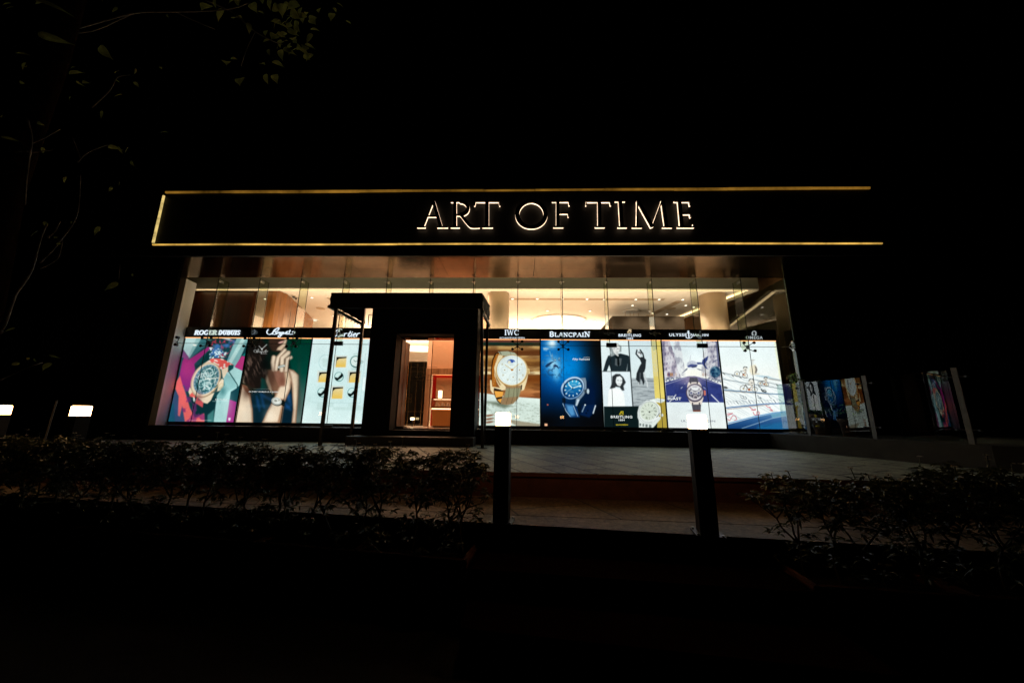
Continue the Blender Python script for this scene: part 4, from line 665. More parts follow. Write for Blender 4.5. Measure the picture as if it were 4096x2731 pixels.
# return glass at the right corner
wpart(MB().box(7.005, 7.02, .01, 3.2, ZS, ZG), 'return_glass', glass('return_glass', (.62, .70, .66), boost=.06), bld)
wpart(MB().box(6.995, 7.03, -.012, .008, ZS, ZG), 'return_glass_edge', mat('pale_glass_edge', (.20, .28, .24), .2), bld)
def spider(x, z, full=True, par=bld):
    s = MB(); y0 = .02
    s.tube([(x, .012, z), (x, .10, z)], .022, 10)
    s.box(x-.02, x+.02, .05, .09, z-.05, z+.05)
    for sx_ in (-1, 1):
        for sz in ((-1, 1) if full else (0,)):
            ex, ez = x+sx_*.125, z+sz*.105
            s.tube([(x, .07, z), (x+sx_*.06, .085, z+sz*.055), (ex, .05, ez)], [.011, .010, .008], 6)
            s.tube([(ex, -.022, ez), (ex, .05, ez)], .014, 8)
            s.tube([(ex, -.026, ez), (ex, -.008, ez)], .036, 16)
    return wpart(s, 'spider_fitting', blackm, par)
for x in (-8.49, -7.31, -6.14, -.12, 1.08, 5.85): spider(x, ZT+.0 if x > -5 else ZT+.035)
for x in (2.29, 3.49, 4.67, -4.94): spider(x+(.0), ZT+.36 if x > 0 else ZT+.30, False)
for x, z in ((6.99, ZT+.03), (-9.33, ZT+.06)):
    s = MB(); s.tube([(x, -.02, z+.1), (x, .05, z+.1)], .036, 14).tube([(x, -.02, z-.1), (x, .05, z-.1)], .036, 14).tube([(x, .06, z+.1), (x-.07, .1, z), (x, .06, z-.1)], .01, 6).tube([(x-.07, .1, z), (x-.20, .16, z)], .012, 6); wpart(s, 'spider_fitting', steel if x > 0 else blackm, bld)
for x, z in ((-4.90, ZT+.02), (2.33, ZT+.02), (4.66, ZT+.02)): wpart(MB().box(x-.13, x+.13, -.028, .028, z-.055, z+.055), 'patch_fitting', blackm, bld)
for x in (-4.93, 2.37, 3.6): wpart(MB().box(x-.14, x+.14, -.028, .028, ZS+.002, ZS+.06), 'floor_patch', blackm, bld)
# ================================================================== SIGN
sign = empty('shop_sign', (0, YF, 4.7), 'wide black sign reading ART OF TIME in halo lit letters inside a gold frame', 'shop sign')
gold_hi = emat('gold_light_bright', (.9, .52, .10), 1, (.75, .12, 1.35)); gold_lo = emat('gold_channel_glow', (.50, .24, .03), 1, (.6, .08, .62)); gold_pale = emat('gold_light_pale', (.95, .70, .24), 1, (4, .35, 1.1))
FT, FB, FL = 6.088, 4.660, -9.0
def strip(p, q, w_, m_, y=YF-.012):
    wpart(MB().ribbon([p, q], w_, y-.03, y), 'frame_light', m_, sign)
nseg = 11; xs = [FL+(8.26-FL)*i/nseg+(.25*math.sin(i*2.7) if 0 < i < nseg else 0) for i in range(nseg+1)]
for i in range(nseg):
    strip((xs[i]+.006, FT+.004*math.sin(i*2.1)), (xs[i+1]-.006, FT+.004*math.sin(i*2.1+1)), .046+.012*math.sin(i*.9), gold_lo)  # top is a lit metal channel; its light is put in as glow
    strip((xs[i], FB+.006*math.sin(i*1.7)), (xs[i+1]-.012, FB+.006*math.sin(i*1.7+1)), .030, gold_hi)
strip((FL-.0, FB+.05), (FL-.008, FB+.7), .044, gold_pale); strip((FL-.008, FB+.712), (FL-.02, FT-.09), .040, gold_pale)
wpart(MB().box(FL-.12, 8.6, YF-.045, YF-.002, FT+.06, FT+.075).box(FL-.12, 8.6, YF-.045, YF-.002, FB-.05, FB-.035), 'frame_channel', fascia_m, sign)
halo_m = emat('halo_light', (1.0, .70, .46), 1.7, (7, 1.6, 3.4))
LET = {'A': [([(252, 92), (178, 280)], 8), ([(254, 90), (312, 283)], 24), ([(205, 203), (280, 203)], 6), ([(130, 285), (192, 285)], 5), ([(283, 285), (362, 285)], 5)],
 'R': [([(418, 90), (418, 285)], 22), (arc(455, 142, 62, 50, 90, -90, 12), 22), ([(386, 91), (460, 91)], 7), ([(430, 194), (470, 194)], 7), (smooth_line([(466, 194), (505, 245), (545, 282), (604, 286)]), [20]*12+[16, 12, 10, 8, 7, 6, 5]), ([(384, 285), (452, 285)], 5)],
 'T': [([(661, 90), (661, 285)], 26), ([(570, 91), (754, 91)], 7), ([(573, 91), (566, 122)], 6), ([(750, 91), (757, 122)], 6), ([(624, 285), (704, 285)], 5)],
 'O': [(arc(997, 188, 107, 98, 0, 360, 40), [20+10*abs(math.cos(i/40*6.283)) for i in range(41)])],
 'F': [([(1197, 90), (1197, 285)], 24), ([(1154, 90), (1284, 90)], 7), ([(1280, 88), (1284, 120)], 6), ([(1208, 180), (1276, 180)], 6), ([(1274, 172), (1277, 206)], 6), ([(1164, 284), (1240, 284)], 5)],
 'T2': [([(1511, 90), (1513, 285)], 24), ([(1412, 91), (1596, 91)], 7), ([(1415, 91), (1410, 120)], 6), ([(1592, 91), (1598, 120)], 6), ([(1480, 284), (1554, 284)], 5)],
 'I': [([(1669, 88), (1681, 285)], 24), ([(1632, 88), (1708, 88)], 5), ([(1652, 285), (1722, 285)], 5)],
 'M': [([(1800, 84), (1797, 285)], 9), ([(1803, 88), (1912, 284)], 22), ([(1986, 84), (1912, 284)], 8), ([(1990, 84), (2018, 285)], 22), ([(1762, 286), (1836, 286)], 5), ([(1992, 286), (2064, 286)], 5)],
 'E': [([(2117, 88), (2135, 285)], 22), ([(2080, 90), (2198, 90)], 7), ([(2194, 88), (2200, 122)], 6), ([(2130, 184), (2200, 184)], 6), ([(2198, 176), (2204, 210)], 6), ([(2104, 285), (2230, 285)], 6), ([(2228, 288), (2224, 262)], 6)]}
def inset(lines, d): return [(p, [max(k-d, 2) for k in w_] if hasattr(w_, '__len__') else max(w_-d, 2)) for p, w_ in lines]
for k, L in LET.items():
    L = [(p, [1.0*v for v in w_] if hasattr(w_, '__len__') else w_) for p, w_ in L]
    mb = MB(); strokes(mb, L, (1600, 760), 1.897, YF-.085, .05); lo = wpart(mb, 'letter', fascia_m, sign)
    lo['label'] = 'black raised letter %s with a warm halo behind it' % k[0]
    # the light channel is a little bolder than the face; shift undone by mapping on the wall plane at the same world place
    mb = MB(); pts = []
    for p, w_ in L:
        P = [at(1600+a/1.897, 760+b/1.897, 'y', YF-.085) for a, b in p]; kk = (at(1700, 800, 'y', YF-.085)[0]-at(1600, 800, 'y', YF-.085)[0])/100/1.897
        ww = [(v+1.0)*kk for v in w_] if hasattr(w_, '__len__') else (w_+1.0)*kk
        mb.ribbon([(q[0], q[2]) for q in P], ww, YF-.085, YF-.045)
    wpart(mb, 'halo', halo_m, lo)
# ================================================================== LIGHT BOXES
YP = .38; ZPB, ZPT, ZHT = .441, 2.725, 3.04
px = [-9.483, -7.652, -5.838, -4.155, .499, 2.124, 3.764, 5.276, 6.828]
boxes = [(px[0], px[1], art1, 'magenta and teal light box with a skeleton watch', 'ROGER DUBUIS'),
 (px[1], px[2], art2, 'light box with a woman raising her hand to her chin', 'Breguet'),
 (px[2], px[3], art3, 'pale light box with gold squares and silver spheres', 'Cartier'),
 (-1.13, px[4], art4, 'light box with a gold watch on a brown strap', 'IWC'),
 (px[4], px[5], art5, 'deep blue light box with sharks above a watch', 'BLANCPAIN'),
 (px[5], px[6], art6, 'light box with two portraits and a dancer by a yellow stripe', 'BREITLING'),
 (px[6], px[7], art7, 'light box with a shark flying down a city street', 'ULYSSE NARDIN'),
 (px[7], px[8], art8, 'bright white light box with cyclists on a track', 'OMEGA')]
frame_m = mat('lightbox_frame', (.012, .012, .014), .4)
LB = {}
for x0, x1, fn, lab, nm in boxes:
    t = empty('light_box', ((x0+x1)/2, YP+.1, ZS), lab+', header reading '+nm, 'light box', 'poster light boxes standing behind the glass front')
    fr = MB(); fr.box(x0+.002, x1-.002, YP+.006, YP+.16, ZS, ZHT); fr.box(x0+.002, x0+.018, YP-.014, YP+.005, ZPB-.03, ZPT).box(x1-.018, x1-.002, YP-.014, YP+.005, ZPB-.03, ZPT).box(x0+.018, x1-.018, YP-.014, YP+.005, ZS, ZPB)
    wpart(fr, 'frame', frame_m, t)
    wpart(MB().box(x0+.002, x1-.002, YP-.03, YP+.005, ZPT+.022, ZHT), 'header', frame_m, t)
    wpart(MB().box(x0+.02, x1-.02, YP-.022, YP-.004, ZPT+.003, ZPT+.017), 'light_strip', led, t)
    fn().mesh(x0+.018, x1-.018, ZPB, ZPT, YP, 'poster', t)
    LB[nm] = t
YL = YP-.034
def logo(nm, mb, m_=logo_w, name='logo'): return wpart(mb, name, m_, LB[nm])
c1 = lambda x, y: (740+x/4.704, 1290+y/4.704)
mb = MB(); serif(mb, 'ROGER', c1(176, 229), c1(598, 229), c1(186, 148), YL, .25, slab=.15, shear=.14); serif(mb, 'DUBUIS', c1(624, 229), c1(1036, 231), c1(634, 148), YL, .25, slab=.15, shear=.14); logo('ROGER DUBUIS', mb)
mb = MB(); strokes(mb, [(smooth_line([(1575, 130), (1548, 165), (1552, 205), (1600, 224), (1660, 190), (1720, 120), (1775, 100), (1750, 150), (1700, 175), (1720, 190), (1700, 222), (1655, 218)]), 11),
   (smooth_line([(1640, 225), (1690, 140), (1770, 98)]), 16), ([(1728, 225), (1745, 178)], 12), (smooth_line([(1740, 200), (1760, 180), (1775, 182)]), 9), (smooth_line([(1775, 205), (1800, 190), (1790, 178), (1770, 200), (1785, 222), (1810, 205)]), 9),
   (smooth_line([(1840, 182), (1815, 190), (1815, 212), (1840, 200), (1850, 180), (1815, 240), (1780, 275), (1755, 262), (1790, 235), (1850, 215)]), 11), ([(1868, 180), (1858, 215), (1885, 205), (1900, 180), (1890, 218)], 10),
   (smooth_line([(1905, 205), (1928, 190), (1915, 178), (1900, 205), (1920, 222), (1945, 205)]), 9), ([(1985, 138), (1955, 222), (1990, 222)], 11), ([(1915, 170), (1990, 160)], 7), (smooth_line([(1975, 222), (2040, 215), (2072, 185), (2050, 165), (2020, 185)]), 8)], (740, 1290), 4.704, YL); logo('Breguet', mb)
mb = MB(); strokes(mb, [(smooth_line([(1262, 215), (1262, 170), (1300, 148), (1345, 160), (1360, 190), (1330, 215), (1300, 205)]), 12), (smooth_line([(1255, 215), (1300, 222), (1360, 205)]), 9), (smooth_line([(1290, 180), (1310, 165), (1325, 180), (1310, 195), (1292, 185)]), 8)], (740, 1290), 4.704, YL); logo('Breguet', mb, emat('faint_emblem', (.06, .07, .10), 1), 'emblem')
s5 = 5.6
mb = MB(); strokes(mb, [(smooth_line([(500, 1000), (440, 985), (390, 1010), (350, 1040)]), 14), (smooth_line([(345, 1155), (400, 1100), (440, 1020), (410, 1030), (385, 1100), (400, 1155), (450, 1150)]), 14), ([(500, 1080), (455, 1090), (445, 1140), (470, 1150), (510, 1080), (500, 1150), (530, 1130)], 16), ([(560, 1080), (540, 1155)], 16), (smooth_line([(555, 1100), (590, 1080), (610, 1085)]), 12),
   ([(690, 1035), (630, 1145), (660, 1158), (690, 1130)], 17), ([(625, 1085), (720, 1080)], 9), ([(725, 1085), (690, 1150), (720, 1155)], 17), ([(733, 1045), (728, 1058)], 16), (smooth_line([(750, 1125), (800, 1105), (795, 1080), (750, 1110), (745, 1150), (790, 1155)]), 14), ([(840, 1080), (815, 1160)], 17), (smooth_line([(830, 1110), (870, 1080), (915, 1085)]), 14)], (1280, 1140), s5, YL); logo('Cartier', mb)
c3 = lambda x, y: (1960+x/4.704, 1290+y/4.704)
mb = MB(); serif(mb, 'IWC', c3(272, 237), c3(545, 237), c3(272, 137), YL, .17, slab=.05); logo('IWC', mb)
mb = MB(); text(mb, 'SCHAFFHAUSEN', c3(180, 303), c3(650, 303), c3(180, 273), YL-.02, .012); logo('IWC', mb, name='logo_line')
mb = MB(); serif(mb, 'BLANCPAIN', c3(1112, 266), c3(1890, 268), c3(1112, 172), YL, .22, [1, .8, .8, .8, .8, .8, .8, .8, 1], slab=.10); logo('BLANCPAIN', mb)
c4 = lambda x, y: (2440+x/3.36, 1290+y/3.36)
mb = MB(); text(mb, 'BREITLING', c4(115, 189), c4(417, 190), c4(115, 152), YL-.02, .022); text(mb, '1884', c4(226, 227), c4(311, 227), c4(226, 200), YL-.02, .02); logo('BREITLING', mb)
BB = lambda ox, oy, s_: [(smooth_line([(ox+8*s_, oy+46*s_), (ox+2*s_, oy+40*s_), (ox+14*s_, oy+18*s_), (ox+26*s_, oy), (ox+20*s_, oy+28*s_), (ox+10*s_, oy+46*s_)]), 4*s_), (smooth_line([(ox+22*s_, oy+10*s_), (ox+46*s_, oy+2*s_), (ox+48*s_, oy+16*s_), (ox+28*s_, oy+22*s_), (ox+50*s_, oy+30*s_), (ox+40*s_, oy+46*s_), (ox+18*s_, oy+46*s_)]), 5*s_)]
mb = MB(); strokes(mb, BB(232, 92, 1.0), (2440, 1290), 3.36, YL); logo('BREITLING', mb, logo_o, 'emblem')
mb = MB(); text(mb, 'ULYSSE', c4(796, 183), c4(1032, 184), c4(796, 144), YL-.02, .022); text(mb, 'NARDIN', c4(1084, 183), c4(1322, 184), c4(1084, 146), YL-.02, .022)
strokes(mb, [([(1052, 130), (1060, 205)], 11), ([(1034, 140), (1072, 140)], 6), (smooth_line([(1018, 190), (1030, 206), (1060, 212), (1090, 203), (1104, 186)]), 7), (arc(1051, 119, 9, 8, 0, 360, 12), 5)], (2440, 1290), 3.36, YL); logo('ULYSSE NARDIN', mb)
mb = MB(); text(mb, 'OMEGA', c4(1826, 222), c4(2054, 224), c4(1826, 180), YL-.02, .02); strokes(mb, [(smooth_line([(1905, 168), (1920, 166), (1908, 145), (1918, 122), (1934, 117), (1950, 122), (1960, 145), (1948, 166), (1964, 168)]), 8)], (2440, 1290), 3.36, YL); logo('OMEGA', mb, logo_g)
# printed words on the posters
def words(nm, items, m_):
    mb = MB()
    for s_, bl, br, tl, bo in items: text(mb, s_, bl, br, tl, YP-.0025, bo)
    wpart(mb, 'printed_text', m_, LB[nm])
cc = lambda ox, oy, s_: (lambda x, y: (ox+x/s_, oy+y/s_))
k1 = cc(680, 1330, 4.237); words('ROGER DUBUIS', [('EXCALIBUR', k1(768, 1143), k1(975, 1145), k1(770, 1118), 0)], ink_w)
k2 = cc(940, 1330, 4.2375); words('Breguet', [('IN EVERY WOMAN IS A QUEEN', k2(234, 1013), k2(732, 1020), k2(238, 988), .015)], ink_w)
k5 = cc(2150, 1340, 4.126); words('BLANCPAIN', [('Fifty Fathoms', k5(574, 424), k5(856, 424), k5(586, 380), .02), ('COLLECTION', k5(762, 372), k5(856, 373), k5(762, 361), 0)], ink_w)
k6 = cc(2390, 1340, 4.125); words('BREITLING', [('BREITLING', k6(219, 1368), k6(574, 1370), k6(219, 1326), .022), ('1884', k6(350, 1414), k6(449, 1414), k6(350, 1384), .02)], ink_w)
words('BREITLING', [('#SQUADONAMISSION', k6(304, 1490), k6(502, 1490), k6(304, 1468), .02)], ink_y)
mb = MB(); vs, fs = font_mesh('CHRONOMA', .0); a0 = np.array(at(*k6(1000, 606), 'y', YP-.0025)); a1 = np.array(at(*k6(970, 165), 'y', YP-.0025)); a2 = np.array(at(*k6(925, 606), 'y', YP-.0025)); mb.add([tuple(a0+(a1-a0)*u+(a2-a0)*v) for u, v in vs], fs); wpart(mb, 'printed_text', ink_m, LB['BREITLING'])
mb = MB(); strokes(mb, BB(358, 1252, 1.35), (2390, 1340), 4.125, YP-.0025, .001); wpart(mb, 'printed_emblem', ink_y, LB['BREITLING'])
k7 = cc(2630, 1340, 4.125); words('ULYSSE NARDIN', [('ULYSSE NARDIN', k7(388, 1430), k7(952, 1434), k7(388, 1397), .0)], ink_d)
words('ULYSSE NARDIN', [('BLAST', k7(168, 1068), k7(392, 1072), k7(168, 1022), .03), ('BEWARE OF', k7(166, 1018), k7(300, 1018), k7(166, 1000), .01)], ink_w)
# ================================================================== ENTRANCE
por = empty('entrance_portal', (-2.5, -.2, .2), 'tall matt black box portal framing the open lit shop doorway', 'entrance portal')
Y0, Y1 = -.40, .34
PX0, PX1, DX0, DX1, DZ = -3.87, -1.13, -3.19, -1.72, 2.70
wpart(MB().box(PX0, DX0, Y0, Y1, .21, 3.60).box(DX1, PX1, Y0, Y1, .21, 3.60), 'side_panel', black, por)
wpart(MB().box(DX0, DX1, Y0, Y1, DZ, 3.60), 'lintel', black, por)
wpart(MB().box(DX0, DX1, Y0, .31, .21, .325), 'threshold', plinth_m, por)
wpart(MB().box(DX0, DX1, -.05, .25, DZ-.03, DZ-.005), 'ceiling_panel', mat('mirror_bronze', (.5, .26, .15), .08, 1), por)
brass = mat('brass_trim', (.62, .38, .18), .25, 1)
d = wpart(MB().box(DX0+.012, DX0+.024, .02, .62, .34, DZ-.06), 'added_dark_leaf', mat('dark_leaf_veneer', (.05, .018, .008), .45, noise=(4, .3)), por)  # dark leaf added in place of dim reflections in glass layers
wpart(MB().box(DX0+.0245, DX0+.034, .30, .31, .34, DZ-.06).box(DX0+.0245, DX0+.034, .60, .615, .34, DZ-.06).tube([(DX0+.07, .45, .9), (DX0+.07, .45, 2.0)], .014, 8), 'door_handle', brass, d)
d2 = wpart(MB().box(-2.42, DX1-.02, .27, .28, .335, DZ-.04), 'glass_door', GDOOR, por)
wpart(MB().box(-2.43, -2.415, .26, .29, .335, DZ-.04), 'door_edge', brass, d2)
cD = lambda x, y: (1560+x/3.823, 1320+y/3.823)
mb = MB(); strokes(mb, [([(318, 565), (720, 567), (712, 763), (305, 765), (318, 565)], 4)], (1560, 1320), 3.823, .255, .002); text(mb, 'ART OF TIME', cD(355, 722), cD(700, 722), cD(357, 682), .254, 0); wpart(mb, 'door_lettering', mat('door_print', (.06, .03, .02), .5), d2)
wpart(MB().box(DX0+.02, DX0+.22, .0, .24, .327, .40).box(DX1-.30, DX1-.02, .2, .3, .327, .36), 'floor_hinge', blackm, por)
st = tag(MB().box(-3.98, -1.08, -.90, -.405, 0, .195).build('door_step', mat('step_stone', (.04, .04, .04), .6, noise=(8, .3))), 'low black stone step in front of the doorway', 'step')
tag(MB().box(-4.2, -1.13, -1.12, -.905, .002, .012).build('door_mat', mat('black_mat', (.02, .02, .02), .9, noise=(60, .3))), 'thin dark mat lying on the terrace before the door step', 'door mat')
# canopy over the entrance
can = empty('entrance_canopy', (-2.75, -1.0, 0), 'black fabric entrance canopy on thin steel posts with rolled side blinds', 'canopy')
cloth = mat('black_canvas', (.010, .010, .011), .8, noise=(14, .4), bump=.5)
mb = MB(); mb.add([(-4.56, -1.16, 3.50), (-.94, -1.16, 3.525), (-.86, -.05, 3.56), (-4.19, -.05, 3.55), (-4.56, -1.16, 3.46), (-.94, -1.16, 3.485), (-.86, -.05, 3.52), (-4.19, -.05, 3.51)], [(0, 1, 2, 3), (4, 7, 6, 5), (0, 4, 5, 1), (1, 5, 6, 2), (2, 6, 7, 3), (3, 7, 4, 0)]); wpart(mb, 'roof', cloth, can)
wpart(MB().box(-4.555, -.945, -1.185, -1.165, 3.13, 3.515), 'valance', cloth, can)
N = 14; XA = (-4.57, -.93); XB = (-4.20, -.86)
for side, xx, sg in ((0, -4.60, -1), (1, -.93, 1)):
    mb = MB(); rows = []
    for i in range(N+1):
        t = i/N; y = -1.16+t*1.08; wob = .015*math.sin(i*2.1)
        xx = XA[side]+(XB[side]-XA[side])*t; dz = -.17*t if side == 0 else -.05*t
        rows += [(xx-.01*sg, y, 3.50+.03*t), (xx+(.02+.015*math.sin(i*1.7))*sg, y, 3.36+wob+dz), (xx-.02*sg, y, 3.22+wob+dz), (xx-.008*sg, y, 3.49+.03*t), (xx+.0*sg, y, 3.36+wob+dz), (xx-.035*sg, y, 3.22+wob+dz)]
    fs = []
    for i in range(N):
        for a, b in ((0, 1), (1, 2), (2, 5), (5, 4), (4, 3), (3, 0)): fs.append((i*6+a, i*6+b, (i+1)*6+b, (i+1)*6+a))
    mb.add(rows, fs); wpart(mb, 'side_valance', cloth, can, True)
    fx = lambda y: XA[side]+(XB[side]-XA[side])*(y+1.2)/1.1; fz = lambda y: (3.17 if side == 0 else 3.06)-(.17 if side == 0 else .06)*(y+1.2)/1.1
    pts = [(fx(-1.2+i*.095), -1.20+i*.095, fz(-1.2+i*.095)+.006*math.sin(i*1.9)) for i in range(12)]
    rb = MB(); rb.tube(pts, [.042+.004*math.sin(i*2.3) for i in range(12)], 12)
    rr = random.Random(3+side)
    for i in range(9): y = -1.0+i*.1; rb.tube([(fx(y), y, fz(y)-.02), (fx(y)+sg*(.02+rr.random()*.03), y+.03, fz(y)-.06-rr.random()*.03), (fx(y), y+.07, fz(y)-.03)], [.012, .006, .004], 5)
    for i in range(3): y = -.9+rr.random()*.8; rb.tube([(fx(y), y, fz(y)-.03), (fx(y)+sg*.02, y+.02, fz(y)-.1), (fx(y)+rr.uniform(-.06, .06), y+.04, fz(y)-.2-rr.random()*.05)], .004, 4)
    wpart(rb, 'rolled_blind', mat('rolled_film', (.10, .13, .13), .3, noise=(20, .5)) if side == 0 else bpy.data.materials['rolled_film'], can, True)
def cpost(x, y, zt, xt=None):
    mb = MB(); xt = x if xt is None else xt
    mb.add([(x-.032, y-.032, .01), (x+.032, y-.032, .01), (x+.032, y+.032, .01), (x-.032, y+.032, .01), (xt-.032, y-.032, zt), (xt+.032, y-.032, zt), (xt+.032, y+.032, zt), (xt-.032, y+.032, zt)], [(0, 3, 2, 1), (4, 5, 6, 7), (0, 1, 5, 4), (1, 2, 6, 5), (2, 3, 7, 6), (3, 0, 4, 7)])
    p = wpart(mb, 'post', blackm, can); wpart(MB().box(x-.11, x+.11, y-.09, y+.09, .001, .012), 'base_plate', blackm, p)
cpost(-4.41, -1.14, 3.46); cpost(-4.19, -.19, 3.50); cpost(-.84, -1.14, 3.46, -.96); cpost(-.90, -.19, 3.50)
mb = MB(); fr = [(-4.06, 3.27), (-3.90, 3.27), (-3.90, 2.98), (-4.06, 2.98), (-4.06, 3.27)]; mb.tube([(x, -.17, z) for x, z in fr], .012, 6).tube([(-4.03, -.17, 3.27), (-3.99, -.17, 2.98)], .003, 4).tube([(-4.0, -.17, 3.27), (-4.05, -.17, 2.98)], .003, 4).tube([(-.99, -.6, 3.05), (-.80, -.6, 3.05)], .012, 6); wpart(mb, 'bracket', blackm, can)
wpart(MB().obox((-2.9, -.95), (-2.55, -.5), .02, 3.44, 3.455), 'roof_seam', steel, can)
# ================================================================== INTERIOR THINGS
def thing(name, mb, m_, label, cat, group=None, smooth=False): return tag(mb.build(name, m_, None, smooth), label, cat, group)
colm = mat('column_paint', (.56, .42, .28), .5, noise=(1.5, .04))
thing('column', MB().lathe([(.33, 0), (.33, 4.08)], (-.73, 1.36, .315), 48), colm, 'round beige column just right of the entrance canopy', 'column', 'round columns inside the shop', True)
thing('column', MB().lathe([(.37, 0), (.37, 4.08)], (5.86, 1.45, .315), 48), colm, 'round beige column near the right end under the cove light', 'column', 'round columns inside the shop', True)
x0 = at(789, 1200, 'y', 1.0)[0]; x1 = at(1011, 1200, 'y', 1.0)[0]
thing('wood_wall', MB().box(x0-.6, x1, 1.0, 1.12, .315, 4.395), woodm, 'flat dark walnut wall panel behind the leftmost poster', 'wall panel')
cx0 = at(1068, 1200, 'y', 1.0)[0]; mb = MB(); pts = [(cx0, 1.12), (cx0, 1.0), (-7.66, 1.0), (-7.56, 1.05), (-7.50, 1.18), (-7.48, 1.40), (-7.55, 1.72), (-7.66, 2.04), (-7.82, 2.6), (-8.40, 4.4), (-8.52, 4.38), (-7.94, 2.6), (-7.78, 2.04), (-7.68, 1.72), (-7.61, 1.40), (-7.62, 1.22), (-7.68, 1.12)]
thing('curved_wood_wall', mb.prism(pts, .315, 4.39), wood('teak_veneer', (.26, .10, .03), rough=.25), 'curved teak veneer wall left of the entrance canopy', 'curved wall')
kx0 = at(2450, 1270, 'y', 2.2); kx1 = at(2735, 1265, 'y', 2.2)
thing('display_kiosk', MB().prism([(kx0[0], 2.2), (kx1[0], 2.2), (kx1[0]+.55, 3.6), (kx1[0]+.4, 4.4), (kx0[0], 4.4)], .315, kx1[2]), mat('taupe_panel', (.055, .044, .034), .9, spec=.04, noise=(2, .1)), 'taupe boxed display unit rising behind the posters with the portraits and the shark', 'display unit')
dl_m = emat('downlight_lens', (1.0, .90, .76), 3.0); trim = mat('white_trim', (.7, .62, .5), .4)
DL = [(2050, 1195), (2149, 1195), (2249, 1196), (2348, 1196), (2418, 1197), (2543, 1197), (2637, 1197), (2731, 1198), (2190, 1242), (2360, 1243), (2530, 1221), (2743, 1221), (2668, 1256), (2775, 1228), (2088, 1279), (2379, 1283), (1248, 1190), (1334, 1262), (1372, 1288), (1061, 1195), (2610, 1252), (1440, 1290)]
where = ['first from the column right of the canopy', 'second from that column', 'third from that column', 'fourth from that column', 'fifth from that column', 'sixth from that column', 'seventh from that column', 'eighth and last of its row', 'above the left half of the glowing oval', 'above the right rim of the glowing oval', 'above the pendant lamp disc', 'over the sloping slot at right', 'just over the right end of the taupe unit', 'beside the right column', 'at the left end of the glowing oval', 'at the right end of the glowing oval', 'right of the curved teak wall', 'at the left canopy post', 'between the left canopy posts', 'in the gap between the two wood walls', 'above the taupe unit', 'between the canopy frame and the portal']
KSP = {10, 12, 18, 20, 11, 13, 0}   # those hanging close over the unit and the columns burn lower
BEAM = bpy.data.lights.new('downlight_beam_full', 'SPOT'); BEAM.energy = SPOT; BEAM.color = (1, .80, .58); BEAM.spot_size = math.radians(92); BEAM.spot_blend = .6; BEAM.shadow_soft_size = .05
proto = None
for (x_, y_), wh_ in zip(DL, where):
    p = at(x_, y_, 'z', 4.395)
    if proto is None:
        proto = empty('downlight', (p[0], p[1], 4.40), 'x', 'ceiling light', 'small round downlights in the shop ceiling')
        MB().lathe([(.075, -.012), (.075, 0)], n=20).build('trim', trim, proto); MB().lathe([(.038, -.017), (.038, -.0125)], n=16).build('lens', dl_m, proto); o = proto
        sp_ = bpy.data.lights.new('downlight_beam', 'SPOT'); sp_.energy = SPOT*.15; sp_.color = (1, .80, .58); sp_.spot_size = math.radians(92); sp_.spot_blend = .6; sp_.shadow_soft_size = .05
        so = bpy.data.objects.new('beam', sp_); C.objects.link(so); so.parent = proto; so.location = (0, 0, -.03)
    else: o = copy_tree(proto); o.location = (p[0], p[1], 4.40)
    o['label'] = 'small round ceiling downlight, '+wh_
    if DL.index((x_, y_)) not in KSP:
        for c_ in o.children:
            if c_.type == 'LIGHT': c_.data = BEAM
def oval(cx, cy, rx, ry, label, st=2.2, name='oval_ceiling_light'):
    t = empty(name, (cx, cy, 4.40), label, 'ceiling light', 'oval glowing ceiling recesses')
    def el(k, n=48): return [(rx*k*math.cos(2*math.pi*i/n), ry*k*math.sin(2*math.pi*i/n)) for i in range(n)]
    MB().prism(el(1), -.010, -.002).build('diffuser', emat('oval_glow', (1.0, .84, .62), st), t)
    n = 48; o, i_ = el(1.06), el(1.003); vs = [(x, y, z) for z in (-.03, -.001) for x, y in o]+[(x, y, z) for z in (-.03, -.001) for x, y in i_]
    fs = [(k, (k+1) % n, n+(k+1) % n, n+k) for k in range(n)]+[(2*n+k, 3*n+k, 3*n+(k+1) % n, 2*n+(k+1) % n) for k in range(n)]+[(k, 2*n+k, 2*n+(k+1) % n, (k+1) % n) for k in range(n)]
    MB().add(vs, fs).build('rim', cream, t)
p = at(2235, 1281, 'z', 4.39); oval(p[0], p[1], 1.02, .78, 'large glowing oval recess in the ceiling above the moon phase and diver watch posters')
oval(-5.9, 10.6, 1.35, .95, 'glowing oval recess seen high through the doorway', 2.4)
p = at(1202, 1277, 'z', 4.39); oval(p[0]+.25, p[1], .42, .30, 'small pale oval recess seen beside the curved teak wall', 1.3)
p = at(1283, 1234, 'z', 4.395); thing('ceiling_speaker', MB().lathe([(.15, -.012), (.15, -.001)], (p[0], p[1], 4.40), 28), mat('speaker_grille', (.55, .42, .28), .8), 'flat round ceiling speaker left of the entrance canopy', 'speaker')
p = at(2685, 1234, 'z', 4.395); thing('ceiling_speaker', MB().lathe([(.15, -.012), (.15, -.001)], (p[0], p[1], 4.40), 28), bpy.data.materials['speaker_grille'], 'flat round ceiling speaker above the taupe unit', 'speaker')
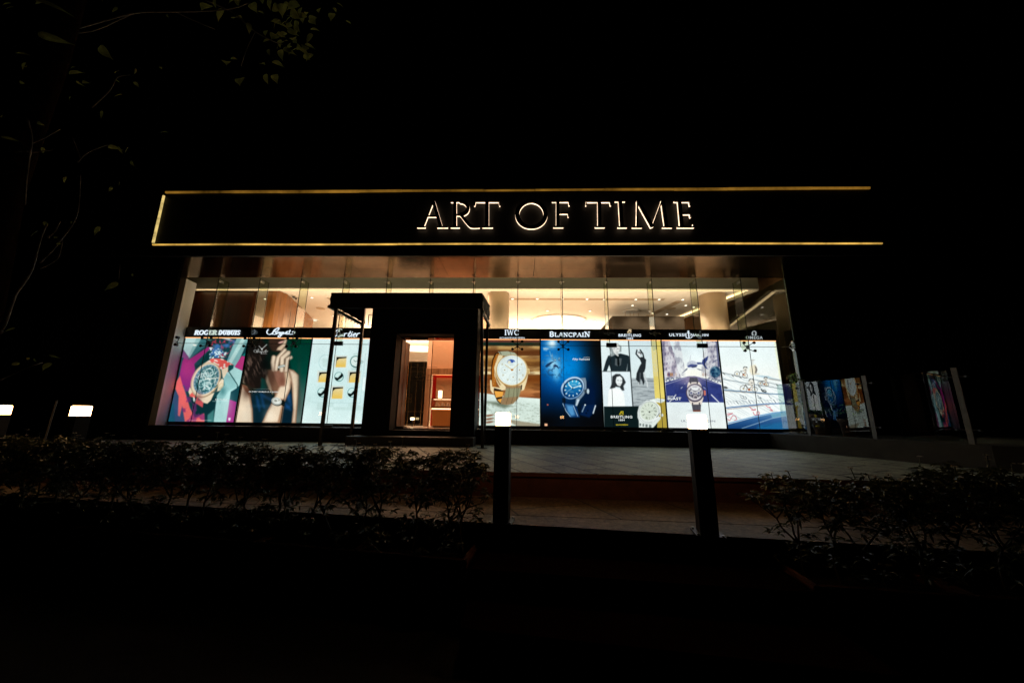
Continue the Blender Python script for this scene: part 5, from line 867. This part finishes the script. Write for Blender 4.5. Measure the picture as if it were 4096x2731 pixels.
# pendant lamp over the kiosk
p = at(2525, 1246, 'z', 4.39); t = empty('pendant_lamp', (p[0], p[1], 4.40), 'round ceiling disc with thin brass pendants above the taupe unit', 'pendant lamp')
MB().lathe([(.26, -.035), (.28, -.03), (.28, -.002)], n=36).build('ceiling_disc', white, t)
for k, dx in enumerate((-.25, -.06, .08, .27)):
    r_ = MB().tube([(dx, -.1+.05*k, -.05), (dx, -.1+.05*k, -.40)], .006, 6).build('rod', brass, t); MB().lathe([(.018, -.45), (.022, -.40), (.01, -.39)], (dx, -.1+.05*k, 0), 10).build('lamp_head', brass, r_)
# dome cameras
def dome(x_, y_, lab, z=4.395, r=.07):
    p = at(x_, y_, 'z', z); t = empty('security_camera', (p[0], p[1], z), lab, 'security camera', 'dome cameras on the shop ceiling')
    MB().lathe([(r*.8, -.035), (r, -.02), (r, 0)], n=24).build('housing', mat('camera_housing', (.6, .5, .4), .4), t); MB().lathe([(.006, -.085), (r*.4, -.078), (r*.62, -.06), (r*.7, -.036)], n=20).build('dome', blackm, t, True)
dome(1176, 1182, 'pale dome camera on the ceiling at the top of the curved teak wall'); dome(1186, 1188, 'small dome camera just right of the one at the teak wall', r=.055); dome(2812, 1182, 'dome camera on the ceiling left of the right column'); dome(2803, 1194, 'lower dome camera of the pair by the right column', r=.055)
# shop seen through the doorway
t = empty('watch_niche', (-2.2, 3.1, .315), 'wooden framed wall niche with red lining beside the door', 'display niche')
nl, nr, nt = -3.30, -1.1, 2.27
wpart(MB().box(nl, nl+.16, 3.0, 3.12, .315, nt-.2).box(nl, nr, 3.0, 3.12, nt-.2, nt).box(nl+.10, nl+.18, 2.97, 2.999, .315, nt-.24).box(nl+.0, nl+.03, 2.96, 2.999, .315, nt), 'frame', wood('niche_wood', (.42, .22, .12), rough=.35), t)
wpart(MB().box(nl+.16, nr, 3.30, 3.34, .315, nt-.2), 'back_panel', mat('red_lining', (.55, .008, .005), .4), t)
wpart(MB().box(nl+.30, nl+.88, 3.27, 3.296, .315, nt-.30), 'picture_panel', mat('cream_panel', (.72, .46, .28), .5), t)
wpart(MB().box(nl+.18, nl+.86, 3.14, 3.2, nt-.215, nt-.205), 'strip_light', emat('niche_light', (1, .3, .12), 3), t)
wpart(MB().box(-3.33, -1.0, 3.13, 3.2, nt+.002, 4.39), 'upper_wall', mat('peach_wall', (.80, .50, .34), .7), bld)
t = empty('display_counter', (-2.4, 2.4, .315), 'tan jewellery counter with a lit glass case on top', 'display counter')
ca = at(*cD(632, 1470), 'y', 2.1)[0]
wpart(MB().box(ca, ca+1.7, 2.1, 2.7, .36, .86), 'base', mat('tan_leather', (.62, .27, .08), .45), t); wpart(MB().box(ca+.03, ca+1.68, 2.14, 2.7, .316, .358), 'kickboard', woodm, t)
wpart(MB().box(ca-.05, ca+1.7, 2.06, 2.72, .90, .955), 'tray', wood('counter_trim', (.25, .10, .04), rough=.3), t)
wpart(MB().box(ca-.02, ca+1.68, 2.09, 2.11, .862, .895), 'strip_light', emat('counter_light', (1, .62, .36), 5), t)
wpart(MB().box(ca-.04, ca+1.68, 2.08, 2.088, .956, 1.19).box(ca-.04, ca-.032, 2.088, 2.70, .956, 1.19).box(ca-.04, ca+1.68, 2.08, 2.70, 1.191, 1.199), 'glass_case', GDOOR, t)
wpart(MB().box(ca-.045, ca+1.69, 2.072, 2.079, 1.18, 1.20).box(ca-.045, ca-.035, 2.06, 2.08, .956, 1.2), 'case_edge', brass, t)
wpart(MB().box(ca+.02, ca+1.6, 2.12, 2.14, 1.165, 1.178), 'case_light', emat('case_light', (1, .75, .55), 6), t)
cu_m = mat('ivory_cushion', (.85, .76, .66), .6)
for k in range(6):
    x = ca+.10+k*.17; o = MB().add([(x-.06, 2.25, .957), (x+.06, 2.25, .957), (x+.06, 2.40, .957), (x-.06, 2.40, .957), (x-.04, 2.29, 1.05), (x+.04, 2.29, 1.05), (x+.045, 2.38, 1.06), (x-.045, 2.38, 1.06)], [(0, 3, 2, 1), (4, 5, 6, 7), (0, 1, 5, 4), (1, 2, 6, 5), (2, 3, 7, 6), (3, 0, 4, 7)]).tube([(x-.05, 2.27, 1.0), (x-.02, 2.26, 1.07), (x+.02, 2.26, 1.07), (x+.05, 2.27, 1.0)], .012, 6).build('watch_cushion', cu_m)
    tag(o, ['ivory watch stand at the left end of the glass case', 'ivory watch stand second in the glass case', 'ivory watch stand third in the glass case', 'ivory watch stand fourth in the glass case', 'ivory watch stand fifth in the glass case', 'ivory watch stand at the right end of the glass case'][k], 'watch stand', 'ivory watch stands inside the counter case')
lx = (at(*cD(737, 1000), 'y', 2.45)[0]+at(*cD(797, 1000), 'y', 2.45)[0])/2
t = empty('table_lamp', (lx, 2.45, 1.2), 'glowing white cylinder lamp standing on the glass case', 'table lamp')
MB().lathe([(.06, .03), (.066, .04), (.066, .26), (.06, .27)], n=20).build('lamp_shade', emat('lamp_shade', (1, .80, .55), 4), t, True); MB().lathe([(.05, 0), (.05, .012), (.01, .014), (.01, .03)], n=16).build('lamp_base', brass, t)
t = empty('mirror_screen', (-3.9, 3.3, .315), 'tall dark mirrored glass screen with thin brass bars', 'glass screen')
wpart(MB().box(-4.75, -3.34, 3.38, 3.40, .316, 2.56), 'mirror_glass', mat('smoked_mirror', (.10, .09, .065), .05, 1), t)
mb = MB()
for x in (-4.62, -4.34, -3.96, -3.72, -3.50, -3.38): mb.box(x-.008, x+.008, 3.34, 3.379, .316, 2.56 if x != -4.34 else 2.2)
for z in (.80, 2.2, 2.55): mb.box(-4.7, -3.34, 3.35, 3.378, z-.008, z+.008)
wpart(mb, 'brass_bar', brass, t)
mb = MB(); 
for x0_, x1_, z0_, z1_ in ((-4.35, -3.85, 1.12, 1.13), (-4.35, -3.85, 1.38, 1.39), (-4.35, -4.34, 1.12, 1.39), (-3.86, -3.85, 1.12, 1.39)): mb.box(x0_, x1_, 3.325, 3.333, z0_, z1_)
vs, fs = font_mesh('ART OF TIME', 0); mb.add([(-4.31+.43*u, 3.33, 1.20+.07*v) for u, v in vs], fs); wpart(mb, 'name_plate', brass, t)
p = at(*cD(327, 1380), 'y', 3.0); t = empty('floor_lantern', (p[0], 3.1, .315), 'small glowing cube lamp low on the floor by the mirrored screen', 'floor lamp')
MB().box(-.05, .05, -.05, .05, .20, .28).build('shade', emat('cube_glow', (1, .8, .5), 5), t); MB().box(-.01, .01, -.01, .01, .012, .20).lathe([(.05, 0), (.05, .012)], n=12).build('stand', blackm, t)
# ================================================================== INTERIOR FILL (unseen area lamps added to brighten the shop)
def area(name, loc, size, power, col, rot=(0, 0, 0)):
    l = bpy.data.lights.new(name, 'AREA'); l.shape = 'RECTANGLE'; l.size, l.size_y = size; l.energy = power; l.color = col
    o = bpy.data.objects.new(name, l); C.objects.link(o); o.location = loc; o.rotation_euler = rot; return o
WARM = (1.0, .78, .53)
area('hidden_ceiling_fill_front', (-.9, .66, 3.06), (14.0, .5), UP1, WARM, (math.radians(180), 0, 0))  # added lamp hidden behind the headers, brightens front ceiling and bulkhead
area('hidden_ceiling_fill_rear', (-1.5, 6.6, 3.45), (11.0, 3.6), UP2, WARM, (math.pi, 0, 0))  # added lamp out of sight deeper inside, brightens the ceiling from below
area('hidden_doorway_fill', (-2.5, 3.2, 4.3), (4.0, 4.0), DN, (1.0, .62, .38))  # added unseen panel, warms the room behind the doorway
# ================================================================== BOLLARDS
def bollard(loc, rz, lab):
    global bproto
    if bproto is None:
        t = empty('bollard_light', loc, lab, 'bollard light', 'square bollard lights along the paving edge', rz)
        MB().box(-.073, .073, -.073, .073, .012, .895).build('post', mat('bollard_paint', (.016, .015, .014), .6, spec=.3, noise=(10, .2)), t)
        MB().box(-.115, .115, -.115, .115, 0, .012).build('base_plate', blackm, t)
        for sx_, sy_ in ((-1, -1), (1, -1), (-1, 1), (1, 1)): MB().lathe([(.012, .012), (.012, .024)], (sx_*.095, sy_*.095, 0), 6).build('bolt', steel, t)
        s = MB(); r = .066; o_ = [(-r, -r), (r, -r), (r, r), (-r, r)]; s.box(-.066, .066, -.066, .066, .896, 1.018); s.box(-.060, .060, -.060, .060, 1.018, 1.024)
        s.build('lamp_head', emat('opal_lamp', (1.0, .52, .20), BOL), t); bproto = t; return t
    o = copy_tree(bproto); o.location = loc; o.rotation_euler = (0, 0, rz); o['label'] = lab; return o
bproto = None
bollard((-.185, -5.36, -.30), math.radians(-7), 'lit black bollard by the hedge end, in front of the gold watch poster')
bollard((1.64, -5.60, -.30), math.radians(-12), 'lit black bollard in front of the flying shark poster')
bollard((-5.74, -4.50, -.27), math.radians(-8), 'lit bollard rising behind the hedge at far left')
bollard((-7.43, -4.10, -.27), math.radians(-8), 'lit bollard cut by the left edge of the photo')
o = MB().tube([at(228, 1600, 'y', -3.2), at(222, 1600, 'y', -3.2)[:2]+(0,)], .013, 8).build('thin_post', steel); o.data.materials[0] = mat('dull_pole', (.06, .06, .06), .6); tag(o, 'thin grey pole standing between the two bollards at far left', 'pole')
# ================================================================== RIGHT RAILING
RA = [(6.30, -.93), (6.60, -2.07), (6.925, -3.233)]
lw = MB(); lw.obox((6.42, .35-.5), (7.36, -3.2), .24, 0, .30).obox((7.36, -3.2), (9.5, -12), .24, 0, .30)
lw2 = tag(MB().prism([(5.98, -.14), (6.86, -3.5), (8.8, -6.0), (11, -6.0), (11, -.14)], .001, .35).build('low_wall', mat('low_wall_render', (.055, .048, .036), .8, noise=(3, .3), bump=.3)), 'low plastered wall under the glass railing at the terrace right side', 'low wall')
rail = empty('glass_railing', (6.6, -2.07, .35), 'glass railing on upright posts mirroring the lit posters', 'railing')
for i, (x, y) in enumerate(RA):
    d_ = Vector((.262, -.965)); n_ = Vector((.965, .262)); p = MB().prism([(x-n_.x*.012-d_.x*.034, y-n_.y*.012-d_.y*.034), (x+n_.x*.012-d_.x*.034, y+n_.y*.012-d_.y*.034), (x+n_.x*.012+d_.x*.034, y+n_.y*.012+d_.y*.034), (x-n_.x*.012+d_.x*.034, y-n_.y*.012+d_.y*.034)], .351, 1.53)
    po = wpart(p, 'rail_post', railm, rail)
    for z in (.56, 1.38):
        wpart(MB().tube([(x-.12*.3, y+.12*.97, z), (x+.12*.3, y-.12*.97, z)], .012, 8).tube([(x-.12*.3-.03, y+.12*.97, z), (x-.12*.3+.03, y+.12*.97, z)], .017, 10).tube([(x+.12*.3-.03, y-.12*.97, z), (x+.12*.3+.03, y-.12*.97, z)], .017, 10), 'glass_clamp', blackm, po)
def pane(p, q, z0=.38, z1=1.50):
    g = wpart(MB().obox(p, q, .014, z0, z1), 'glass_panel', GRAIL, rail)
def lerp2(a, b, t): return (a[0]+(b[0]-a[0])*t, a[1]+(b[1]-a[1])*t)
pane(lerp2(RA[0], RA[1], .06), lerp2(RA[0], RA[1], .955)); pane((6.70, -2.45), (6.70+.2495*.74, -2.45-.9684*.74)); pane(lerp2(RA[0], RA[1], -.50), lerp2(RA[0], RA[1], -.05))
pane(lerp2(RA[1], RA[2], 1.05), lerp2(RA[1], RA[2], 1.9))
# pots and plants behind the railing
terra = mat('terracotta', (.30, .12, .07), .8, noise=(10, .25)); leafm = bpy.data.materials.new('hedge_leaf'); leafm.use_nodes = True
def leafmat(m, col, rough, tr):
    m.use_nodes = True; n = m.node_tree; b = n.nodes['Principled BSDF']; b.inputs['Roughness'].default_value = rough
    oi = n.nodes.new('ShaderNodeTexCoord'); nz = n.nodes.new('ShaderNodeTexNoise'); nz.inputs['Scale'].default_value = 14; n.links.new(oi.outputs['Object'], nz.inputs['Vector'])
    r1 = n.nodes.new('ShaderNodeMapRange'); r1.inputs[1].default_value = .3; r1.inputs[2].default_value = .7; r1.inputs[3].default_value = .5; r1.inputs[4].default_value = 1.5; n.links.new(nz.outputs[0], r1.inputs[0])
    sv = n.nodes.new('ShaderNodeVectorMath'); sv.operation = 'SCALE'; sv.inputs[0].default_value = col; n.links.new(r1.outputs[0], sv.inputs['Scale']); n.links.new(sv.outputs[0], b.inputs['Base Color'])
    t = n.nodes.new('ShaderNodeBsdfTranslucent'); n.links.new(sv.outputs[0], t.inputs[0]); mx = n.nodes.new('ShaderNodeMixShader'); mx.inputs[0].default_value = tr
    n.links.new(b.outputs[0], mx.inputs[1]); n.links.new(t.outputs[0], mx.inputs[2]); n.links.new(mx.outputs[0], n.nodes['Material Output'].inputs[0])
leafmat(leafm, (.062, .072, .024), .38, .2)
treeleaf = bpy.data.materials.new('tree_leaf'); leafmat(treeleaf, (.20, .22, .06), .4, .45)
potleaf = bpy.data.materials.new('pot_plant_leaf'); leafmat(potleaf, (.20, .34, .05), .4, .35)
stemm = mat('hedge_stem', (.06, .045, .03), .8, noise=(20, .4)); petal = mat('white_petal', (.75, .66, .56), .6)
def leaf(mb, base, d, L, W, droop, rr, mi=0, roll=None):
    d = Vector(d).normalized(); side = d.cross(Vector((0, 0, 1)))
    side = side.normalized() if side.length > .05 else Vector((1, 0, 0)); up = side.cross(d).normalized()
    a = rr.uniform(-.9, .9) if roll is None else roll; side, up = side*math.cos(a)+up*math.sin(a), up*math.cos(a)-side*math.sin(a)
    b = Vector(base); vs = []
    for t, w_ in ((0, .08), (.28, .8), (.6, 1), (.85, .55), (1, .02)):
        c = b+d*L*t-Vector((0, 0, 1))*droop*L*t*t; k = up*W*.22*w_
        vs += [tuple(c-side*W/2*w_+k), tuple(c), tuple(c+side*W/2*w_+k)]
    mb.add(vs, [(i*3+j, i*3+j+1, i*3+j+4, i*3+j+3) for i in range(4) for j in range(2)], mi)
def shrub_meshes(seed, W, H, D):
    rr = random.Random(seed); st = MB(); lf = MB(); fl = MB()
    tips = []
    st.tube([(-W/2+.05, 0, -.012), (0, .01, -.004), (W/2-.05, 0, -.012)], .02, 6)
    for s in range(4):
        x = (s+.5)/4*W-W/2+rr.uniform(-.05, .05); p = Vector((x, rr.uniform(-.015, .015), -.01))
        def grow(p, d, L, r, lev):
            pts = [p.copy()]; q = p.copy(); dd = d.copy(); n = 3
            for i in range(n):
                dd = (dd+Vector((rr.uniform(-.35, .35), rr.uniform(-.25, .25), rr.uniform(-.1, .25)))).normalized(); q = q+dd*L/n; pts.append(q.copy())
            st.tube(pts, [r*(1-.35*i/n) for i in range(n+1)], 5)
            if lev == 0 or q.z > H*.97: tips.append((q, dd)); return
            for k in range(rr.choice((2, 3, 3) if lev > 1 else (2, 3))):
                a = rr.uniform(0, 6.28); nd = (dd*.9+Vector((math.cos(a)*.8, math.sin(a)*.55, .25))).normalized(); grow(q, nd, L*rr.uniform(.6, .85), r*.62, lev-1)
            if rr.random() < .35: tips.append((q, Vector((rr.uniform(-1, 1), rr.uniform(-1, 1), .3)).normalized()))
        grow(p, Vector((rr.uniform(-.25, .25), rr.uniform(-.1, .1), 1)).normalized(), H*.36, .013, 3)
    # rosettes: at every tip, plus a dense clipped top
    ros = [(q, d) for q, d in tips]
    for k in range(215):
        x = rr.uniform(-W/2-.03, W/2+.03); y = rr.uniform(-D/2, D/2); z = H*(1-.02-.42*rr.random()**1.4)+.03*math.sin(x*9+seed); ros.append((Vector((x, y, z)), Vector((rr.uniform(-.4, .4), rr.uniform(-.4, .4), 1)).normalized()))
    for k in range(72):
        ros.append((Vector((rr.uniform(-W/2, W/2), rr.uniform(-D/2, D/2), H*rr.uniform(.12, .66))), Vector((rr.uniform(-1, 1), rr.uniform(-1, 1), .6)).normalized()))
    for q, d in ros:
        n = rr.randint(7, 12); 
        for k in range(n):
            a = rr.uniform(0, 6.28); h = rr.uniform(-.15, .8); dv = Vector((math.cos(a), math.sin(a), h)); leaf(lf, q-d*rr.uniform(0, .05), dv, rr.uniform(.045, .085), rr.uniform(.014, .022), rr.uniform(.2, .7), rr)
        if q.z > H*.86 and rr.random() < .10:
            top = q+Vector((rr.uniform(-.02, .02), 0, rr.uniform(.05, .09))); lf.tube([tuple(q), tuple(top)], .003, 4)
            for k in range(5):
                a = k*1.257; leaf(fl, top, (math.cos(a), math.sin(a), .25), .022, .014, .2, rr)
    for k in range(12):   # fallen blossom and low shoots near the soil
        a = rr.uniform(0, 6.28); leaf(fl if k < 3 else lf, (rr.uniform(-W/2, W/2), rr.uniform(-D/2, D/2), .02), (math.cos(a), math.sin(a), .3), .03, .014, 0, rr)
    return st, lf, fl
var = []
for s in range(3):
    st_, lf, fl = shrub_meshes(11+s, .98, .86, .46)
    var.append((st_, lf, fl))
terr2 = mat('planter_terracotta', (.13, .042, .02), .85, noise=(9, .35), bump=.5); soil = mat('planter_soil', (.02, .015, .01), .95, noise=(30, .5), bump=.8)
vmesh = []
for st_, lf, fl in var:
    a = st_.build('stems', stemm); b = lf.build('foliage', leafm); c = fl.build('blossoms', petal); vmesh.append((a.data, b.data, c.data))
    for o in (a, b, c): bpy.data.objects.remove(o)
def planter(p0, p1, dep, label_p, label_s, vi, H=.36, hk=1):
    """box planter from front-left corner p0 to front-right corner p1 (plan)"""
    d = Vector((p1[0]-p0[0], p1[1]-p0[1])); L = d.length; rz = math.atan2(d.y, d.x); c = ((p0[0]+p1[0])/2-math.sin(rz)*dep/2, (p0[1]+p1[1])/2+math.cos(rz)*dep/2)
    t = empty('planter', (c[0], c[1], -.795), label_p, 'planter', 'terracotta box planters under the hedges', rz)
    r = .045; a, b = L/2-.006, dep/2; m_ = MB()
    m_.box(-a, a, -b, -b+r, 0, .375).box(-a, a, b-r, b, 0, .375).box(-a, -a+r, -b+r, b-r, 0, .374).box(a-r, a, -b+r, b-r, 0, .374)
    m_.tube([(-a, -b+.018, .36), (-a*.3, -b+.022, .363), (a*.4, -b+.016, .36), (a, -b+.018, .36)], .026, 8).tube([(a-.018, -b, .36), (a-.024, 0, .364), (a-.018, b, .36)], .026, 8).tube([(-a+.018, -b, .36), (-a+.022, 0, .362), (-a+.018, b, .36)], .026, 8)
    m_.build('box', terr2, t); MB().box(-a+r, a-r, -b+r, b-r, .25, .33).build('soil', soil, t)
    s = empty('hedge_shrub', (c[0], c[1], -.795+.33), label_s, 'shrub', 'clipped shrubs forming the hedges', rz)
    for me, nm in zip(vmesh[vi % 3], ('stems', 'foliage', 'blossoms')):
        o = bpy.data.objects.new(nm, me); C.objects.link(o); o.parent = s
    k = L/.98; s.scale = (k*(1.06 if vi % 2 else -1.06), 1, HS*hk)
    return s
names = ['right end of the left row, beside the bollard', 'second from the right end of the left row', 'third from the right end of the left row', 'middle of the left row', 'fifth from the right end of the left row', 'sixth from the right end of the left row', 'seventh from the right end, below the far left bollard', 'last one at the left edge of the photo']
P0 = np.array((-.42, -5.985)); P1 = np.array((-5.3, -5.26)); dv = (P1-P0)/np.linalg.norm(P1-P0)
for i in range(8):
    a = P0+dv*(i+1)*.96; b = P0+dv*i*.96
    planter(tuple(a), tuple(b), .44, 'terracotta box planter, '+names[i], 'clipped shrub with white blossoms, '+names[i], i)
Q0 = np.array((1.99, -6.27)); dq = np.array((.995, -.10)); dq /= np.linalg.norm(dq)
rn = ['left end of the right row, nearest the steps', 'second of the right row', 'third of the right row', 'fourth of the right row', 'last one at the right edge of the photo']
for i in range(5):
    a = Q0+dq*i*.96; b = Q0+dq*(i+1)*.96
    planter(tuple(a), tuple(b), .42, 'terracotta box planter, '+rn[i], 'dark shrub with pinkish blossoms, '+rn[i], i+1, hk=(.86, .98, 1.05, 1.07, 1.07)[i])
# flower pots behind the rail
def pot(loc, r, h, lab): 
    t = empty('flower_pot', loc, lab, 'flower pot', 'terracotta pots behind the glass railing')
    MB().lathe([(r*.68, 0), (r*.95, h*.82), (r*1.08, h*.83), (r*1.1, h), (r*.95, h), (r*.9, h*.9)], n=24).build('pot', terra, t, True); return t
pA = at(3287, 1722, 'z', .36)[:2]; pA = (6.83, -.62); pB = (6.95, -1.15)
pot((pA[0], pA[1], .351), .19, .46, 'larger terracotta pot behind the first glass panel'); pot((pB[0], pB[1], .351), .15, .36, 'smaller terracotta pot behind the glass panel, right of the larger one')
def bush(name, loc, seed, n, R_, H, L, W, lab, cat, m_, stems=6):
    rr = random.Random(seed); t = empty(name, loc, lab, cat); st_ = MB(); lf = MB()
    for s in range(stems):
        a = rr.uniform(0, 6.28); e = Vector((math.cos(a)*R_*rr.uniform(.3, 1), math.sin(a)*R_*rr.uniform(.3, 1), H*rr.uniform(.5, 1))); md = e*.5+Vector((0, 0, H*.12)); st_.tube([(0, 0, 0), tuple(md), tuple(e)], [.008, .006, .003], 5)
        for k in range(n//stems):
            u = rr.random()**.5; c = md*(1-u)+e*u if u > .3 else e*.6; a = rr.uniform(0, 6.28); leaf(lf, c, (math.cos(a), math.sin(a), rr.uniform(-.3, .8)), L*rr.uniform(.6, 1.1), W*rr.uniform(.7, 1.1), rr.uniform(.2, .8), rr)
    st_.build('stems', stemm, t); lf.build('foliage', m_, t); return t
bush('pot_plant', (pA[0], pA[1], .77), 5, 70, .28, .30, .14, .05, 'leafy plant growing from the larger pot behind the railing', 'plant', potleaf)
bush('pot_plant', (pB[0], pB[1], .67), 6, 40, .34, .35, .16, .06, 'sparse broad leaved plant growing from the smaller pot', 'plant', potleaf)
bush('climbing_plant', (6.55, -.45, .352), 8, 150, .22, 1.45, .09, .03, 'bright green spindly plant beside the first railing post', 'plant', potleaf, 8)
bush('tall_bush', (7.0, -.22, .352), 9, 420, .42, 1.55, .10, .028, 'dark bushy plant rising above the railing by the shop corner', 'plant', leafm, 16)
# ================================================================== TREE, upper left
tr = empty('tree', (-4.6, -6.6, -.8), 'dark leaning tree with broad leaves hanging into the upper left', 'tree')
def W3(x_, y_, dy): return at(x_, y_, 'y', dy)
barkm = mat('tree_bark', (.012, .006, .003), 1.0, spec=0, noise=(9, .95), bump=1.0); twigm = mat('tree_twig', (.09, .07, .045), .7, noise=(20, .3))
path = [(-4.6, -6.6, -.8), (-4.25, -6.45, .6), W3(20, 760, -6.3), W3(110, 520, -6.3), W3(215, 250, -6.3), W3(300, -40, -6.3), W3(370, -400, -6.3)]
wpart(MB().tube(path, [.20, .16, .115, .105, .095, .09, .07], 14), 'trunk', barkm, tr, True)
BR = [([(300, 118), (450, 75), (560, 50), (700, 48), (830, 45), (930, 35), (1000, 10)], -6.2, .008), ([(250, 130), (370, 125), (520, 60), (570, 50)], -6.2, .007), ([(705, 50), (780, 85), (860, 118)], -6.2, .005), ([(820, 0), (930, 50), (1010, 120), (1080, 160), (1130, 180)], -6.2, .007), ([(1020, 130), (985, 200), (965, 265)], -6.2, .004),
 ([(368, 430), (440, 360), (470, 310), (520, 300)], -6.35, .005), ([(125, 575), (180, 550), (240, 518)], -6.4, .005), ([(310, 650), (350, 610), (430, 580)], -6.4, .005), ([(320, 630), (290, 550)], -6.4, .004), ([(0, 622), (90, 603), (130, 610), (210, 600)], -6.4, .005), ([(110, 480), (125, 560), (115, 640), (105, 720), (100, 820)], -6.4, .010),
 ([(0, 1330), (20, 1290), (60, 1180), (95, 1130), (130, 1070), (160, 960), (185, 900)], -6.5, .012), ([(160, 1050), (210, 1000), (250, 950), (285, 905), (310, 850), (318, 780), (322, 700)], -6.4, .006), ([(160, 1075), (230, 1035), (250, 960)], -6.4, .004), ([(480, 1060), (474, 1120)], -6.3, .003), ([(0, 1520), (110, 1470), (170, 1450)], -6.4, .006), ([(190, 950), (215, 930), (240, 885)], -6.4, .008)]
mb = MB()
for P, dy, r in BR:
    pts = [W3(a, b, dy+.05*math.sin(i*1.3)) for i, (a, b) in enumerate(smooth_line(P, 3))]; n = len(pts); mb.tube(pts, [r*(1-.6*i/n)+.0012 for i in range(n)], 6)
wpart(mb, 'branches', twigm, tr, True)
def bigleaf(mb, x_, y_, ang, L, W, dy, rr, tip=.18):
    """heart shaped leaf hanging at a place in space, its plane tilted to the viewer"""
    c = Vector(W3(x_, y_, dy)); a = math.radians(ang); d = Vector((math.cos(a), rr.uniform(-.5, .5), -math.sin(a))).normalized(); s = d.cross(Vector((0, 1, 0))).normalized(); tl = rr.uniform(-.7, .7); s = (s*math.cos(tl)+Vector((0, 1, 0))*math.sin(tl)).normalized(); nn = d.cross(s)
    vs = []
    for t, w_ in ((-.5, .02), (-.46, .55), (-.32, .95), (-.1, 1), (.12, .78), (.3, .42), (.42, .14), (.42+tip, .01)):
        q = c+d*L*t; q -= nn*L*.12*(t*t*2); vs += [tuple(q-s*W/2*w_+nn*W*.10*w_), tuple(q), tuple(q+s*W/2*w_+nn*W*.10*w_)]
    mb.add(vs, [(i*3+j, i*3+j+1, i*3+j+4, i*3+j+3) for i in range(7) for j in range(2)])
rr = random.Random(21); lf = MB()
RX = random.Random(5)
LV = [(822, 28, 100, .13, .10), (1015, 30, 60, .11, .085), (950, 70, 25, .14, .09), (1130, 40, 100, .12, .10), (1105, 35, 30, .10, .08), (1160, 90, 60, .10, .09), (1125, 145, 150, .09, .04), (1170, 130, 20, .10, .05), (1195, 190, 40, .10, .05), (1215, 205, 30, .10, .05), (1240, 185, 15, .09, .035), (1165, 205, 90, .13, .08), (1225, 230, 40, .09, .04), (1075, 210, 80, .05, .035), (1050, 255, 35, .10, .045), (905, 250, 60, .12, .07), (935, 235, 15, .07, .03), (960, 325, 80, .10, .09), (1110, 190, 80, .05, .03), (1080, 15, 100, .1, .08), (860, 10, 90, .1, .06), (1360, 20, 20, .06, .03), (1395, 90, 30, .06, .025), (1340, 40, 60, .06, .03), (930, 0, 10, .14, .09), (215, 155, 5, .42, .12), (200, 20, 10, .5, .14), (300, 290, 5, .28, .07), (160, 495, 25, .16, .05), (420, 210, 45, .2, .14), (540, 290, 60, .16, .12), (470, 325, 30, .07, .03), (455, 590, 15, .22, .07), (90, 215, 10, .28, .06), (290, 270, 10, .12, .05), (235, 975, 5, .07, .04), (220, 950, 170, .06, .03), (445, 1145, 135, .16, .07), (530, 1100, 50, .06, .03), (35, 1320, 150, .12, .06), (185, 1465, 95, .11, .075), (140, 1440, 60, .05, .03), (215, 1425, 15, .13, .03), (110, 1435, 170, .1, .03), (60, 1455, 160, .09, .05), (40, 555, 5, .2, .05), (480, 600, 60, .1, .04), (340, 330, 15, .16, .05), (1180, 60, 30, .1, .08), (1140, 165, 20, .09, .05), (880, 60, 120, .12, .08), (1190, 110, 70, .09, .06)]
for q in LV: bigleaf(lf, q[0], q[1], q[2], q[3]*(LS if q[0] > 600 else .62), q[4]*(LS if q[0] > 600 else .55), -6.2 if q[0] > 600 else -6.45, rr)
for k in range(40): bigleaf(lf, RX.gauss(260, 190), RX.gauss(330, 260), RX.uniform(0, 160), RX.uniform(.05, .10), RX.uniform(.02, .04), RX.uniform(-6.4, -5.4), rr)
for k in range(46): LV.append((RX.gauss(1150, 70), RX.gauss(120, 75), RX.uniform(10, 160), RX.uniform(.07, .12), RX.uniform(.04, .08)))
for q in LV[-46:]: bigleaf(lf, q[0], q[1], q[2], q[3], q[4], RX.uniform(-6.3, -6.0), rr)
for k in range(60):   # thicker crown above and around, mostly in the dark
    bigleaf(lf, rr.uniform(-100, 1250), rr.uniform(-500, 60), rr.uniform(20, 160), .12, .09, rr.uniform(-6.6, -5.6), rr)
wpart(lf, 'foliage', treeleaf, tr)

# litter on the paving
rr = random.Random(77); mb = MB()
for k in range(260):
    hi = rr.random() < .65; x = rr.uniform(-9, 8); y = rr.uniform(-4.2, -.3) if hi else rr.uniform(-5.1, -4.6); z = .002 if hi else -.298; a = rr.uniform(0, 6.28); L = rr.uniform(.012, .035)
    c, s_ = math.cos(a)*L, math.sin(a)*L; mb.add([(x-c, y-s_, z), (x+s_*.35, y-c*.35, z+.004), (x+c, y+s_, z+.008), (x-s_*.35, y+c*.35, z+.003)], [(0, 1, 2, 3)])
tag(mb.build('fallen_leaves', mat('dry_leaf', (.12, .08, .04), .8)), kind='stuff')
